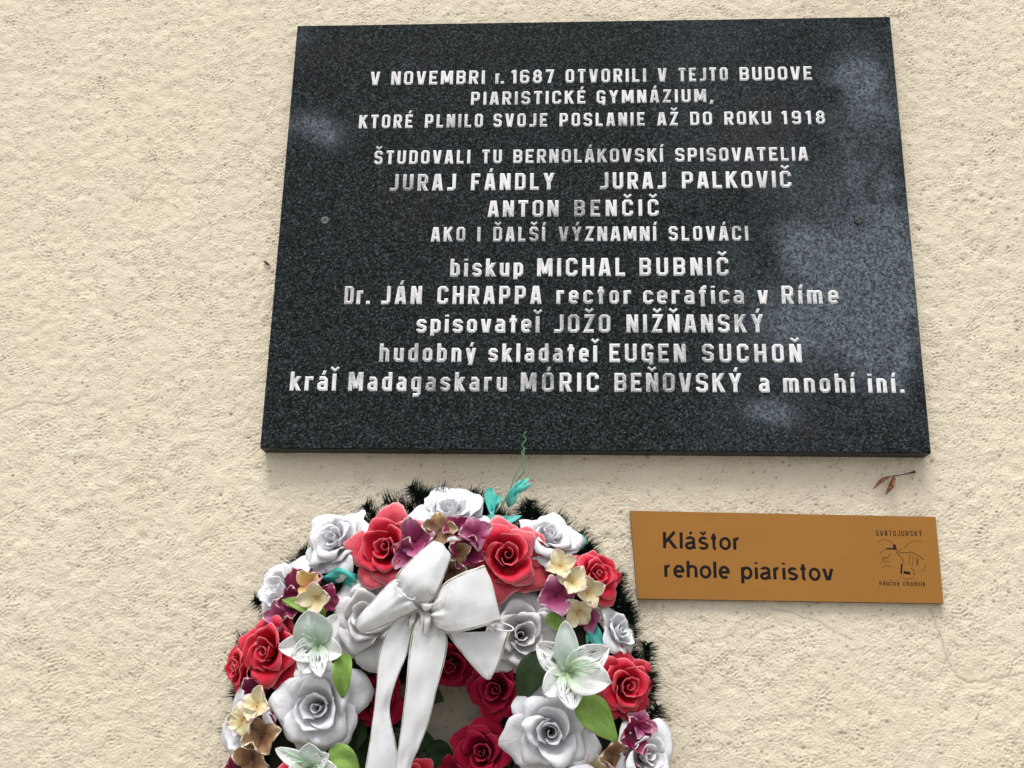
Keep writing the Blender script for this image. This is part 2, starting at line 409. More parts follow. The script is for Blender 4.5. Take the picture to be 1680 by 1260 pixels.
me.loops.add(len(F) * 4); me.loops.foreach_set('vertex_index', F.ravel().astype(np.int32))
me.polygons.add(len(F)); me.polygons.foreach_set('loop_start', np.arange(0, len(F) * 4, 4, dtype=np.int32))
me.polygons.foreach_set('loop_total', np.full(len(F), 4, np.int32))
me.update(calc_edges=True)
sm = np.ones(len(F), bool); sm[-len(big_q):] = False
me.polygons.foreach_set('use_smooth', sm)
at_ = me.attributes.new('dirt', 'FLOAT', 'POINT')
at_.data.foreach_set('value', np.concatenate([dirt.ravel(), np.zeros(8)]).astype(np.float32))
me.materials.append(m_wall)
tag(link('plaster_wall', me), 'cream rough plastered house wall with fine pits and hairline cracks behind everything', 'wall')

# ------------------------------------------------------------------ stone tablet
TW, TH, TD = 1.0, .742988, .030
plaque = tag(link('memorial_plaque', None), 'large dark granite memorial tablet with silver engraved text, above the wreath', 'plaque')
plaque.location = (0, 0, TZ)
nu, nvv = 201, 151
xs = np.linspace(-TW / 2, TW / 2, nu); zs = np.linspace(-TH / 2, TH / 2, nvv)
SX, SZ = np.meshgrid(xs, zs)
def fbm(shape, L, seed):
    r = np.random.default_rng(seed); s = 0
    for o in range(5):
        fr = np.sqrt(np.fft.fftfreq(shape[1])[None, :] ** 2 + np.fft.fftfreq(shape[0])[:, None] ** 2)
        a = np.fft.ifft2(np.fft.fft2(r.standard_normal(shape)) * np.exp(-(fr * L / 2 ** o) ** 2 * 8)).real
        s = s + a / a.std() * .55 ** o
    return s / s.std()
pale_patch = np.zeros_like(SX)  # blue-grey patches, mostly on the right, mixed into the granite colour
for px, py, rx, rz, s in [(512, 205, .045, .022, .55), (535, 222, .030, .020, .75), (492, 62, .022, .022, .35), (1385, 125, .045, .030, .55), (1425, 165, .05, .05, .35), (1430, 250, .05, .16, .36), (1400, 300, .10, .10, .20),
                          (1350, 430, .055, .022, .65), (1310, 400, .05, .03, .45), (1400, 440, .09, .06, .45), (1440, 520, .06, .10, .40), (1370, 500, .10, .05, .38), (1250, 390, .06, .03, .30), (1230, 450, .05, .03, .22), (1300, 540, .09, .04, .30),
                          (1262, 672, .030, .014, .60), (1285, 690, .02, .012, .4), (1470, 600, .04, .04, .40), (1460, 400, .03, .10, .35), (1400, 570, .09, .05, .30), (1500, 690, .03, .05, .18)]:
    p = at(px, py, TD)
    pale_patch += s * np.exp(-((SX - p.x) / rx) ** 2 - ((SZ + TZ - p.z) / rz) ** 2)
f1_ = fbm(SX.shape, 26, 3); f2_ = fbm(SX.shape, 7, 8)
pale_patch = np.clip(pale_patch * np.clip(.95 + .55 * f1_ + .40 * f2_, .12, 2.4) + .05 * np.clip(f1_, 0, 2) * (SX > .1), 0, 1) * .80
pale_patch = pale_patch + .02
ch = .0015
V = [(x, -TD, z) for z in zs for x in xs]; F = []
for j in range(nvv - 1):
    for i in range(nu - 1):
        q = j * nu + i; F.append((q, q + 1, q + 1 + nu, q + nu))
ring = [i for i in range(nu)] + [j * nu + nu - 1 for j in range(1, nvv)] + [(nvv - 1) * nu + i for i in range(nu - 2, -1, -1)] + [j * nu for j in range(nvv - 2, 0, -1)]
V0 = len(V)
for lv, (gr, y) in enumerate(((ch, -TD + ch), (ch, .004))):
    for r_ in ring:
        x, _, z = V[r_]
        V.append((x + (gr if x > .4999 else -gr if x < -.4999 else 0), y, z + (gr if z > TH / 2 - 1e-4 else -gr if z < -TH / 2 + 1e-4 else 0)))
n = len(ring)
for k in range(n):
    k2 = (k + 1) % n
    F.append((ring[k2], ring[k], V0 + k, V0 + k2)); F.append((V0 + k2, V0 + k, V0 + n + k, V0 + n + k2))
# small chips along the lower edge
V = [list(v) for v in V]
for k in range(n):
    x, y, z = V[V0 + k]
    if z < -TH / 2:
        c = .0012 * max(0, math.sin(x * 61) * math.sin(x * 23 + 1)) + (.0025 * math.exp(-((x + .245) / .012) ** 2))
        V[V0 + k][2] += c; V[V0 + k][1] += c
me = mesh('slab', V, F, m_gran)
aa = me.attributes.new('pale_patch', 'FLOAT', 'POINT')
bb = np.concatenate([pale_patch.ravel(), pale_patch.ravel()[ring] * .5, np.zeros(n)])
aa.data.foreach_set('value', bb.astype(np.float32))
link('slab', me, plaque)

# ---- letter forms: every stroke is a ridge with hipped ends
T, B, l, r, c, w_ = .9, .1, .1, .5, .09, .60
G = {}
def O_(l, r, B, T, c=.09): return ([(l + c, B), (r - c, B), (r, B + c), (r, T - c), (r - c, T), (l + c, T), (l, T - c), (l, B + c)], True)
G['A'] = (w_, [([(.09, 0), (.24, 1)], 0), ([(.51, 0), (.36, 1)], 0), ([(.17, .27), (.43, .27)], 0)])
G['B'] = (w_, [([(l, B), (r - c, B), (r, B + c), (r, .40), (r - .07, .5), (r, .60), (r, T - c), (r - c, T), (l, T)], 1), ([(l, .5), (r - .07, .5)], 0)])
G['C'] = (w_, [([(r, .66), (r, T - c), (r - c, T), (l + c, T), (l, T - c), (l, B + c), (l + c, B), (r - c, B), (r, B + c), (r, .34)], 0)])
G['D'] = (w_, [([(l, B), (r - c, B), (r, B + c), (r, T - c), (r - c, T), (l, T)], 1)])
G['E'] = (.54, [([(.54, T), (l, T), (l, B), (.54, B)], 0), ([(l, .5), (.46, .5)], 0)])
G['F'] = (.52, [([(.52, T), (l, T), (l, 0)], 0), ([(l, .48), (.44, .48)], 0)])
G['G'] = (w_, [([(r, .68), (r, T - c), (r - c, T), (l + c, T), (l, T - c), (l, B + c), (l + c, B), (r, B)], 0), ([(.29, .43), (r, .43), (r - .03, -.12)], 0)])
G['H'] = (w_, [([(l, 0), (l, 1)], 0), ([(r, 0), (r, 1)], 0), ([(l, .5), (r, .5)], 0)])
G['I'] = (.2, [([(.1, 0), (.1, 1)], 0)])
G['J'] = (.50, [([(.40, 1), (.40, B + c), (.40 - c, B), (.0, B)], 0)])
G['K'] = (w_, [([(l, 0), (l, 1)], 0), ([(.17, .45), (.50, 1)], 0), ([(.24, .60), (.52, 0)], 0)])
G['L'] = (.50, [([(l, 1), (l, B), (.5, B)], 0)])
G['M'] = (.78, [([(l, 0), (l, 1)], 0), ([(.68, 0), (.68, 1)], 0), ([(.15, 1), (.39, .12)], 0), ([(.63, 1), (.39, .12)], 0)])
G['N'] = (w_, [([(l, 0), (l, 1)], 0), ([(r, 0), (r, 1)], 0), ([(.13, 1), (.47, 0)], 0)])
G['O'] = (w_, [O_(l, r, B, T)])
G['P'] = (w_, [([(l, 0), (l, T), (r - c, T), (r, T - c), (r, .50), (r - c, .41), (l, .41)], 0)])
G['R'] = (w_, [([(l, 0), (l, T), (r - c, T), (r, T - c), (r, .54), (r - c, .45), (l, .45)], 0), ([(.30, .45), (.51, 0)], 0)])
G['S'] = (w_, [([(r, .70), (r, T - c), (r - c, T), (l + c, T), (l, T - c), (l, .60), (l + c, .52), (r - c, .48), (r, .40), (r, B + c), (r - c, B), (l + c, B), (l, B + c), (l, .29)], 0)])
G['T'] = (.56, [([(0, T), (.56, T)], 0), ([(.28, T), (.28, 0)], 0)])
G['U'] = (w_, [([(l, 1), (l, B + c), (l + c, B), (r - c, B), (r, B + c), (r, 1)], 0)])
G['V'] = (w_, [([(.09, 1), (.26, 0)], 0), ([(.51, 1), (.34, 0)], 0)])
G['Y'] = (w_, [([(.09, 1), (.29, .44)], 0), ([(.51, 1), (.31, .44)], 0), ([(.3, .5), (.3, 0)], 0)])
G['Z'] = (.56, [([(.03, T), (.46, T), (.10, B), (.53, B)], 0)])
G['1'] = (.32, [([(.22, 0), (.22, 1)], 0), ([(0, .78), (.20, .93)], 0)])
G['6'] = (w_, [([(r, .74), (r, T - c), (r - c, T), (l + c, T), (l, T - c), (l, B + c), (l + c, B), (r - c, B), (r, B + c), (r, .44), (r - c, .52), (l, .52)], 0)])
G['8'] = (w_, [O_(l, r, B, .5, .12), O_(l + .03, r - .03, .5, T, .12)])
G['7'] = (.54, [([(0, T), (.44, T), (.22, 0)], 0)])
G['9'] = (w_, [([(l, .26), (l, B + c), (l + c, B), (r - c, B), (r, B + c), (r, T - c), (r - c, T), (l + c, T), (l, T - c), (l, .56), (l + c, .48), (r, .48)], 0)])
G['.'] = (.2, [([(.1, 0), (.1, .2)], 0)])
G[','] = (.2, [([(.15, .18), (.06, -.14)], 0)])
x_, XT = .76, .66     # x height, its centre line
L2, R2 = .1, .43
G['a'] = (.53, [([(L2 - .02, XT), (R2 - c, XT), (R2, XT - c), (R2, 0)], 0), ([(R2, .40), (L2 + c, .40), (L2, .40 - .07), (L2, .17), (L2 + .07, B), (R2, B)], 0)])
G['b'] = (.53, [([(L2, 1), (L2, 0)], 0), ([(L2, XT), (R2 - c, XT), (R2, XT - c), (R2, B + c), (R2 - c, B), (L2, B)], 0)])
G['c'] = (.51, [([(R2, .50), (R2, XT - c), (R2 - c, XT), (L2 + c, XT), (L2, XT - c), (L2, B + c), (L2 + c, B), (R2 - c, B), (R2, B + c), (R2, .26)], 0)])
G['d'] = (.53, [([(R2, 1), (R2, 0)], 0), ([(R2, XT), (L2 + c, XT), (L2, XT - c), (L2, B + c), (L2 + c, B), (R2, B)], 0)])
G['e'] = (.53, [([(L2, .38), (R2, .38), (R2, XT - c), (R2 - c, XT), (L2 + c, XT), (L2, XT - c), (L2, B + c), (L2 + c, B), (R2 - c, B), (R2, B + .08)], 0)])
G['f'] = (.42, [([(.42, .92), (.28, .92), (.20, .84), (.20, -.14)], 0), ([(.02, XT), (.38, XT)], 0)])
G['g'] = (.53, [([(R2, XT + .1), (R2, -.1), (R2 - c, -.19), (L2, -.19)], 0), ([(R2, XT), (L2 + c, XT), (L2, XT - c), (L2, B + c), (L2 + c, B), (R2, B)], 0)])
G['h'] = (.53, [([(L2, 1), (L2, 0)], 0), ([(L2, XT), (R2 - c, XT), (R2, XT - c), (R2, 0)], 0)])
G['i'] = (.2, [([(.1, 0), (.1, x_)], 0), ([(.1, .86), (.1, 1.0)], 0)])
G['ı'] = (.2, [([(.1, 0), (.1, x_)], 0)])
G['k'] = (.53, [([(L2, 1), (L2, 0)], 0), ([(.15, .32), (.44, x_)], 0), ([(.21, .46), (.46, 0)], 0)])
G['l'] = (.2, [([(.1, 0), (.1, 1)], 0)])
G['ł'] = (.2, [([(.1, 0), (.1, .90)], 0)])
G['m'] = (.80, [([(.1, x_), (.1, 0)], 0), ([(.1, XT), (.31, XT), (.38, XT - .07), (.38, 0)], 0), ([(.38, XT - .02), (.60, XT), (.67, XT - .07), (.67, 0)], 0)])
G['n'] = (.53, [([(L2, x_), (L2, 0)], 0), ([(L2, XT), (R2 - c, XT), (R2, XT - c), (R2, 0)], 0)])
G['o'] = (.53, [O_(L2, R2, B, XT, .085)])
G['p'] = (.53, [([(L2, x_), (L2, -.16)], 0), ([(L2, XT), (R2 - c, XT), (R2, XT - c), (R2, B + c), (R2 - c, B), (L2, B)], 0)])
G['r'] = (.42, [([(L2, x_), (L2, 0)], 0), ([(L2, XT - .04), (.24, XT), (.42, XT)], 0)])
G['s'] = (.52, [([(R2, .52), (R2, XT - .08), (R2 - .08, XT), (L2 + .08, XT), (L2, XT - .08), (L2, .47), (L2 + .08, .41), (R2 - .08, .36), (R2, .30), (R2, B + .08), (R2 - .08, B), (L2 + .08, B), (L2, B + .08), (L2, .24)], 0)])
G['t'] = (.40, [([(.20, .96), (.20, 0)], 0), ([(.0, XT + .02), (.40, XT + .02)], 0)])
G['u'] = (.53, [([(L2, x_), (L2, B + c), (L2 + c, B), (R2, B)], 0), ([(R2, x_), (R2, 0)], 0)])
G['v'] = (.50, [([(.08, x_), (.21, 0)], 0), ([(.42, x_), (.29, 0)], 0)])
G['y'] = (.52, [([(.08, x_), (.24, .05)], 0), ([(.44, x_), (.22, -.16)], 0)])
ACC = {'Á': ('A', 'a'), 'É': ('E', 'a'), 'Í': ('I', 'a'), 'Ó': ('O', 'a'), 'Ý': ('Y', 'a'), 'Š': ('S', 'v'), 'Ž': ('Z', 'v'), 'Č': ('C', 'v'), 'Ď': ('D', 'v'), 'Ň': ('N', 'v'),
       'á': ('a', 'a'), 'í': ('ı', 'a'), 'ý': ('y', 'a'), 'ľ': ('ł', 'v'), 'ú': ('u', 'a'), 'č': ('c', 'v'), 'Ä': ('A', 'd')}
def glyph(ch):
    """(advance width, strokes [(points, closed, half width factor)])"""
    if ch in ACC:
        base, a = ACC[ch]; w, st = G[base]; top = 1.0 if base.isupper() else (.93 if base == 'ł' else x_)
        st = [(p, cl, 1.0) for p, cl in st]; m = w / 2
        if a == 'a': st.append(([(m + .0, top + .06), (m + .09, top + .30)], 0, .72))
        elif a == 'd': st += [([(m - .13, top + .08), (m - .13, top + .2)], 0, .7), ([(m + .13, top + .08), (m + .13, top + .2)], 0, .7)]
        else: st.append(([(m - .20, top + .30), (m - .0, top + .13), (m + .20, top + .30)], 0, .66))
        return w, st
    w, st = G[ch]
    return w, [(p, cl, 1.0) for p, cl in st]
def stroke_mesh(strokes, sx, sy, hw, ridge, jit=0):
    """strokes in letter units scaled to metres; x right, z up, ridge towards -y"""
    V, F = [], []
    for pts, closed, wf in strokes:
        P_ = [Vector((x * sx, y * sy)) for x, y in pts]; n = len(P_); h = hw * wf
        off = len(V)
        for i in range(n):
            if closed: a, b_ = P_[i - 1], P_[(i + 1) % n]
            else: a, b_ = (P_[i - 1] if i else None), (P_[i + 1] if i < n - 1 else None)
            d1 = (P_[i] - a).normalized() if a is not None else None
            d2 = (b_ - P_[i]).normalized() if b_ is not None else None
            if d1 is None: d1 = d2
            if d2 is None: d2 = d1
            n1, n2 = Vector((-d1.y, d1.x)), Vector((-d2.y, d2.x))
            m = (n1 + n2)
            m = m.normalized() if m.length > 1e-6 else n1
            k = 1 / max(.5, m.dot(n1))
            end = (not closed) and (i == 0 or i == n - 1)
            hh = h * (1.10 if end else 1)
            L_, R__ = P_[i] + m * hh * k, P_[i] - m * hh * k
            C_ = P_[i].copy()
            if end:
                # ends of upright and slanted strokes are cut level
                dd = d2 if i == 0 else d1
                if abs(dd.y) > abs(dd.x) * 1.2:
                    L_ = P_[i] + Vector((-hh / abs(dd.y) * (1 if dd.y > 0 else -1), 0)); R__ = P_[i] - Vector((-hh / abs(dd.y) * (1 if dd.y > 0 else -1), 0))
                C_ = P_[i] + (dd if i == 0 else -dd) * h
            V.append((L_.x, .0002, L_.y)); V.append((C_.x, -ridge, C_.y)); V.append((R__.x, .0002, R__.y))
        for i in range(n if closed else n - 1):
            a = off + 3 * i; b2 = off + 3 * ((i + 1) % n)
            F.append((a, a + 1, b2 + 1, b2)); F.append((a + 1, a + 2, b2 + 2, b2 + 1))
        if not closed:
            F.append((off + 2, off + 1, off)); e_ = off + 3 * (n - 1); F.append((e_, e_ + 1, e_ + 2))
    return V, F
LINES = [  # baseline y at left / right of the tablet text (px), capital height (px), words with first and last x (px)
    (140.2, 131.3, 22.6, [('V', 607.6, 622.4), ('NOVEMBRI', 641.4, 795.2), ('r.', 813.6, 825.5), ('1687', 839, 909), ('OTVORILI', 928, 1060), ('V', 1080, 1093.5), ('TEJTO', 1113.7, 1194.3), ('BUDOVE', 1213.7, 1333)]),
    (172.6, 167.6, 21.8, [('PIARISTICKÉ', 772.4, 960.5), ('GYMNÁZIUM,', 978.7, 1170)]),
    (211, 203.7, 22.4, [('KTORÉ', 588.6, 676.7), ('PLNILO', 697, 792), ('SVOJE', 809.5, 898), ('POSLANIE', 918, 1058), ('AŽ', 1078.7, 1113), ('DO', 1132.5, 1168.7), ('ROKU', 1188.7, 1266), ('1918', 1283.7, 1354.5)]),
    (270, 263.8, 22.8, [('ŠTUDOVALI', 613.6, 771), ('TU', 790.5, 823), ('BERNOLÁKOVSKÍ', 841.7, 1088), ('SPISOVATELIA', 1108, 1326)]),
    (313.8, 308.0, 28.0, [('JURAJ', 639, 747.4), ('FÁNDLY', 772.6, 909), ('JURAJ', 984, 1093), ('PALKOVIČ', 1119, 1299)]),
    (356.5, 354.5, 27.6, [('ANTON', 800, 916.4), ('BENČIČ', 941.7, 1081)]),
    (396.8, 395, 24.4, [('AKO', 707, 763), ('I', 782.7, 788), ('ĎALŠÍ', 809, 894), ('VÝZNAMNÍ', 916.7, 1077), ('SLOVÁCI', 1097.5, 1228)]),
    (454.3, 452.3, 30.2, [('biskup', 738.6, 858), ('MICHAL', 881, 1026), ('BUBNIČ', 1049, 1196)]),
    (499.4, 498.8, 30.3, [('Dr.', 564.8, 605.7), ('JÁN', 625, 691.4), ('CHRAPPA', 717, 888), ('rector', 913, 1036), ('cerafica', 1055, 1221), ('v', 1244, 1260.5), ('Ríme', 1283, 1376.7)]),
    (546.4, 545.7, 30.4, [('spisovateľ', 682.6, 885), ('JOŽO', 908.6, 1001.7), ('NIŽŇANSKÝ', 1028, 1253)]),
    (594, 595, 31, [('hudobný', 622, 780), ('skladateľ', 801, 979.5), ('EUGEN', 999.8, 1125.5), ('SUCHOŇ', 1152, 1316)]),
    (641.3, 645, 31.8, [('kráľ', 474.8, 550.5), ('Madagaskaru', 571, 831), ('MÓRIC', 854, 982.6), ('BEŇOVSKÝ', 1008, 1217), ('a', 1245.5, 1263), ('mnohí', 1285.5, 1403), ('iní.', 1425.5, 1484)]),
]
cache = {}
nlet = 0
for li, (yl, yr, cap, words) in enumerate(LINES):
    xa, xb = words[0][1], words[-1][2]
    for word, w0, w1 in words:
        ym = lambda x: yl + (yr - yl) * (x - xa) / (xb - xa)
        p0 = at(w0, ym(w0), TD); p1 = at(w1, ym(w1), TD)
        hgt = (at((w0 + w1) / 2, ym((w0 + w1) / 2) - cap, TD) - at((w0 + w1) / 2, ym((w0 + w1) / 2), TD)).length
        W = p1.x - p0.x; gl = [glyph(ch) for ch in word]; nat = sum(q[0] for q in gl) * hgt
        if len(word) > 1:
            gap = (W - nat) / (len(word) - 1); sx = hgt
            if gap < .20 * hgt:
                k = W / (nat + .26 * hgt * (len(word) - 1)); sx = hgt * k; gap = (W - nat * k) / (len(word) - 1)
            elif gap > .36 * hgt:
                k = W / (nat + .33 * hgt * (len(word) - 1)); k = min(k, 1.15); sx = hgt * k; gap = (W - nat * k) / (len(word) - 1)
        else: gap = 0; sx = hgt * min(1.25, max(.8, W / nat))
        x = p0.x
        for ch, (gw, st) in zip(word, gl):
            key = (ch, round(sx, 4), round(hgt, 4))
            if key not in cache:
                v, f = stroke_mesh(st, sx, hgt, hgt * .102, .0013)
                cache[key] = mesh('letter', v, f, m_let)
            o = link('letter', cache[key], plaque)
            tt = (x - p0.x) / max(W, 1e-6)
            o.location = (x, -TD, p0.z + (p1.z - p0.z) * tt - TZ)
            x += gw * sx + gap; nlet += 1
print('letters', nlet)
# fixing screws
for px, py, mt, lb in [(533, 362, m_screwl, 'pale worn slotted screw head'), (1408, 362, m_screwd, 'blackened slotted screw head')]:
    p = at(px, py, TD); V, F = [], []
    prof = [(.0070, .0), (.0070, .0008), (.0060, .0018), (.0045, .0020)]
    nn = 24
    for rr, y in prof:
        for k in range(nn): V.append((rr * math.cos(2 * math.pi * k / nn), -y, rr * math.sin(2 * math.pi * k / nn)))
    for j in range(len(prof) - 1):
        for k in range(nn): F.append((j * nn + k, j * nn + (k + 1) % nn, (j + 1) * nn + (k + 1) % nn, (j + 1) * nn + k))
    q = (len(prof) - 1) * nn
    half = [k for k in range(nn)]
    V.append((0, -.0012, 0)); F += [(q + k, q + (k + 1) % nn, len(V) - 1) for k in half]
    o = link('screw_head', mesh('screw_head', V, F, mt), plaque); o.location = (p.x, -TD, p.z - TZ)
    o['label'] = lb
    bx = mesh('slot', [(-.0048, 0, -.0008), (.0048, 0, -.0008), (.0048, 0, .0008), (-.0048, 0, .0008), (-.0048, -.0022, -.0008), (.0048, -.0022, -.0008), (.0048, -.0022, .0008), (-.0048, -.0022, .0008)],
              [(4, 5, 6, 7), (0, 4, 7, 3), (1, 2, 6, 5), (0, 1, 5, 4), (3, 7, 6, 2), (0, 3, 2, 1)], m_screwd if mt is m_screwl else m_screwl)
    s = link('slot', bx, o); s.rotation_euler = (0, R_(-38 if mt is m_screwl else 50), 0)

# ------------------------------------------------------------------ brown sign
SD = .010
c4 = [at(1034, 838, SD), at(1535, 848, SD), at(1548, 990, SD), at(1046, 982, SD)]
sgn = tag(link('name_sign', None), 'small horizontal brown gold sign reading Kláštor rehole piaristov, right of the wreath', 'sign')
ctr = sum(c4, Vector()) / 4; ctr.y = 0; sgn.location = ctr
Q = [(p.x - ctr.x, p.z - ctr.z) for p in c4]
V = [(x, -SD, z) for x, z in Q] + [(x * 1.0012, -SD + .0012, z * 1.004) for x, z in Q] + [(x * 1.0012, .003, z * 1.004) for x, z in Q]
F = [(3, 2, 1, 0)]
pl = mesh('plate', V, F + [(0, 1, 5, 4), (1, 2, 6, 5), (2, 3, 7, 6), (3, 0, 4, 7), (4, 5, 9, 8), (5, 6, 10, 9), (6, 7, 11, 10), (7, 4, 8, 11)], m_sign)
pl.materials.append(m_edge)
for k in range(1, 9): pl.polygons[k].material_index = 1
link('plate', pl, sgn)
def arc(cx, cy, rx, ry, a0, a1, n=12): return [(cx + rx * math.cos(R_(a0 + (a1 - a0) * k / n)), cy + ry * math.sin(R_(a0 + (a1 - a0) * k / n))) for k in range(n + 1)]
hx, k_ = .73, .075   # grotesque letters: x height, half stroke
S = {}
def ringc(cx, cy, rx, ry): return (arc(cx, cy, rx, ry, 0, 360, 20)[:-1], 1)
S['K'] = (.74, [([(.08, 0), (.08, 1)], 0), ([(.10, .36), (.62, 1)], 0), ([(.27, .58), (.66, 0)], 0)])
S['l'] = (.16, [([(.08, 0), (.08, 1)], 0)])
S['h'] = (.56, [([(.08, 0), (.08, 1)], 0), ([(.08, .48)] + arc(.28, .47, .20, .20, 150, 0, 10) + [(.48, .45), (.48, 0)], 0)])
S['r'] = (.36, [([(.08, 0), (.08, hx)], 0), ([(.08, .46)] + arc(.26, .47, .18, .19, 150, 75, 6), 0)])
S['t'] = (.34, [([(.17, .95), (.17, .16)] + arc(.27, .165, .10, .095, 180, 285, 6) , 0), ([(.0, .67), (.33, .67)], 0)])
S['o'] = (.60, [ringc(.30, .365, .225, .295)])
S['e'] = (.58, [([(.08, .37), (.50, .37)] + arc(.29, .365, .215, .295, 8, 320, 20), 0)])
S['p'] = (.60, [([(.08, -.26), (.08, hx)], 0), ringc(.30, .365, .215, .295)])
S['i'] = (.16, [([(.08, 0), (.08, hx)], 0), ([(.08, .86), (.08, 1)], 0)])
S['a'] = (.57, [(arc(.27, .52, .185, .15, 165, 10, 8) + [(.455, .45), (.455, .16), (.50, 0)], 0), ([(.455, .42), (.28, .37)] + arc(.235, .21, .165, .145, 100, 270, 8) + [(.32, .08), (.455, .20)], 0)])
S['s'] = (.52, [(arc(.26, .52, .165, .145, 20, 180, 8) + arc(.26, .50, .165, .11, 190, 255, 4) + [(.30, .35)] + arc(.26, .235, .19, .12, 60, 0, 4) + arc(.26, .215, .19, .15, 0, -165, 8), 0)])
S['v'] = (.54, [([(.06, hx), (.245, 0)], 0), ([(.48, hx), (.295, 0)], 0)])
def sglyph(ch):
    if ch == 'á': w, s = S['a']; return w, [(p, c_, 1) for p, c_ in s] + [([(.24, .84), (.38, 1.02)], 0, .8)]
    if ch == 'š': w, s = S['s']; return w, [(p, c_, 1) for p, c_ in s] + [([(.11, 1.03), (.26, .86), (.41, 1.03)], 0, .7)]
    w, s = S[ch]; return w, [(p, c_, 1) for p, c_ in s]
def text_run(word, xl, xr, y0, y1, cap, fn, hwf, mt, ridge, yoff, name, sepgap=.10):
    p0 = at(xl, y0, SD); p1 = at(xr, y1, SD); hgt = cap * mpp((xl + xr) / 2, (y0 + y1) / 2, SD)
    gl = [fn(ch) for ch in word]
    nat = sum(q[0] for q in gl); W = (p1.x - p0.x)
    sx = W / (nat + sepgap * (len(word) - 1))
    VV, FF = [], []; x = 0
    for gw, st in gl:
        v, f = stroke_mesh(st, sx, hgt, hwf * hgt, ridge)
        zz = (p1.z - p0.z) * x / W; o_ = len(VV)
        VV += [(a + x, b_, c_ + zz) for a, b_, c_ in v]; FF += [tuple(i + o_ for i in q) for q in f]
        x += (gw + sepgap) * sx
    o = link(name, mesh(name, VV, FF, mt), sgn); o.location = (p0.x - ctr.x, -SD - yoff, p0.z - ctr.z)
    return o
text_run('Kláštor', 1088, 1215, 900.5, 903, 29, sglyph, .116, m_ink, .0005, 0, 'lettering')
text_run('rehole', 1090, 1198, 947.5, 950, 29, sglyph, .116, m_ink, .0005, 0, 'lettering')
text_run('piaristov', 1216, 1368, 950.5, 953.5, 29, sglyph, .116, m_ink, .0005, 0, 'lettering')
text_run('SVÄTOJURSKÝ', 1437, 1513, 879.5, 880, 9.5, glyph, .11, m_ink, .0003, 0, 'lettering', .22)
text_run('náučný', 1443, 1476, 960.5, 961.5, 9, glyph, .11, m_ink, .0003, 0, 'lettering', .18)
text_run('chodník', 1482, 1519, 961.5, 962.5, 9, glyph, .11, m_ink, .0003, 0, 'lettering', .18)
# emblem: hills, castle and church
def emb(polys, hw_px, mt, name):
    s = mpp(1480, 920, SD); V, F = [], []
    for pts in polys:
        pp = [at(x, y, SD) for x, y in pts]
        v, f = stroke_mesh([([(p.x - ctr.x, p.z - ctr.z) for p in pp], 0, 1)], 1, 1, hw_px * s, .0003)
        o_ = len(V); V += v; F += [tuple(i + o_ for i in q) for q in f]
    o = link(name, mesh(name, V, F, mt), sgn); o.location = (0, -SD, 0)
    return o
def crv(p, n=5): return [tuple(q) for q in catmull(p, n)]
emb([crv([(1440, 889), (1450, 885), (1460, 888), (1466, 893)]), crv([(1484, 899), (1490, 892), (1500, 887), (1512, 889)]), crv([(1443, 910), (1449, 903), (1455, 900)]),
     crv([(1474, 905), (1478, 901)]), crv([(1446, 917), (1452, 914), (1458, 916)]), crv([(1443, 924), (1451, 920), (1459, 922)]), crv([(1446, 932), (1453, 928), (1462, 930)]),
     crv([(1462, 908), (1456, 914), (1447, 919)]), crv([(1493, 908), (1492, 918), (1491, 928)]), crv([(1499, 910), (1498, 920), (1496, 930)]), crv([(1519, 925), (1517, 932), (1512, 938)]), crv([(1476, 946), (1488, 950), (1500, 947)])], 1.0, m_ink2, 'emblem')
emb([crv([(1470, 905), (1484, 907), (1495, 906), (1506, 911), (1516, 919)]), crv([(1470, 906), (1478, 914), (1484, 925)]), crv([(1493, 931), (1499, 936), (1500, 944)]), [(1504, 914), (1504, 928)], [(1507, 916), (1505, 926)]], .8, m_ink, 'emblem')
emb([[(1453, 900), (1473, 901)]], 2.0, m_ink, 'emblem')
emb([[(1467.5, 892), (1467.5, 902)]], 3.4, m_ink, 'emblem')
emb([[(1479.5, 924), (1478.5, 942)]], 2.2, m_ink, 'emblem')
emb([[(1481, 938.5), (1495, 941)]], 3.6, m_ink, 'emblem')

# ------------------------------------------------------------------ dried seed husk stuck on the wall and a speck
hk = tag(link('dried_leaf', None), 'small curled dry brown leaf with stalk stuck on the wall above the brown sign', 'leaf')
hp = at(1465, 790, .004); hk.location = hp
def rel(px, py, d, o=hp): return np.array(at(px, py, d) - o)
def blade(pts, wid, name, mt, parent, org, cup=.3, nu=7, sub=5, t=.0006):
    """pts: pixel + depth spine; leaf-shaped sheet"""
    sp = catmull([np.array(at(x, y, d) - org) for x, y, d in pts], sub)
    n = len(sp); tan = np.gradient(sp, axis=0); tan /= np.linalg.norm(tan, axis=1, keepdims=True)
    side = np.cross(tan, np.array([0, -1.0, .15])); side /= np.linalg.norm(side, axis=1, keepdims=True)
    nor = np.cross(side, tan)
    Pg = np.zeros((n, nu, 3))
    for j in range(n):
        v = j / (n - 1); w = wid * max(.04, math.sin(math.pi * (v ** .8)) ** .8 if v < 1 else .04)
        for i in range(nu):
            u = -1 + 2 * i / (nu - 1)
            Pg[j, i] = sp[j] + side[j] * w * u + nor[j] * (cup * w * (abs(u) ** 1.3) + .12 * w * math.sin(v * 9 + 3 * u))
    V, F, UV = thick_grid(Pg, t)
    return link(name, mesh(name, V, F, mt, True, UV), parent)
blade([(1463, 781, .010), (1447, 788, .012), (1432, 803, .006)], .0028, 'leaf_blade', m_dry, hk, hp)
blade([(1467, 780, .012), (1463, 795, .014), (1453, 812, .008)], .0040, 'leaf_blade', m_dry, hk, hp, .6)
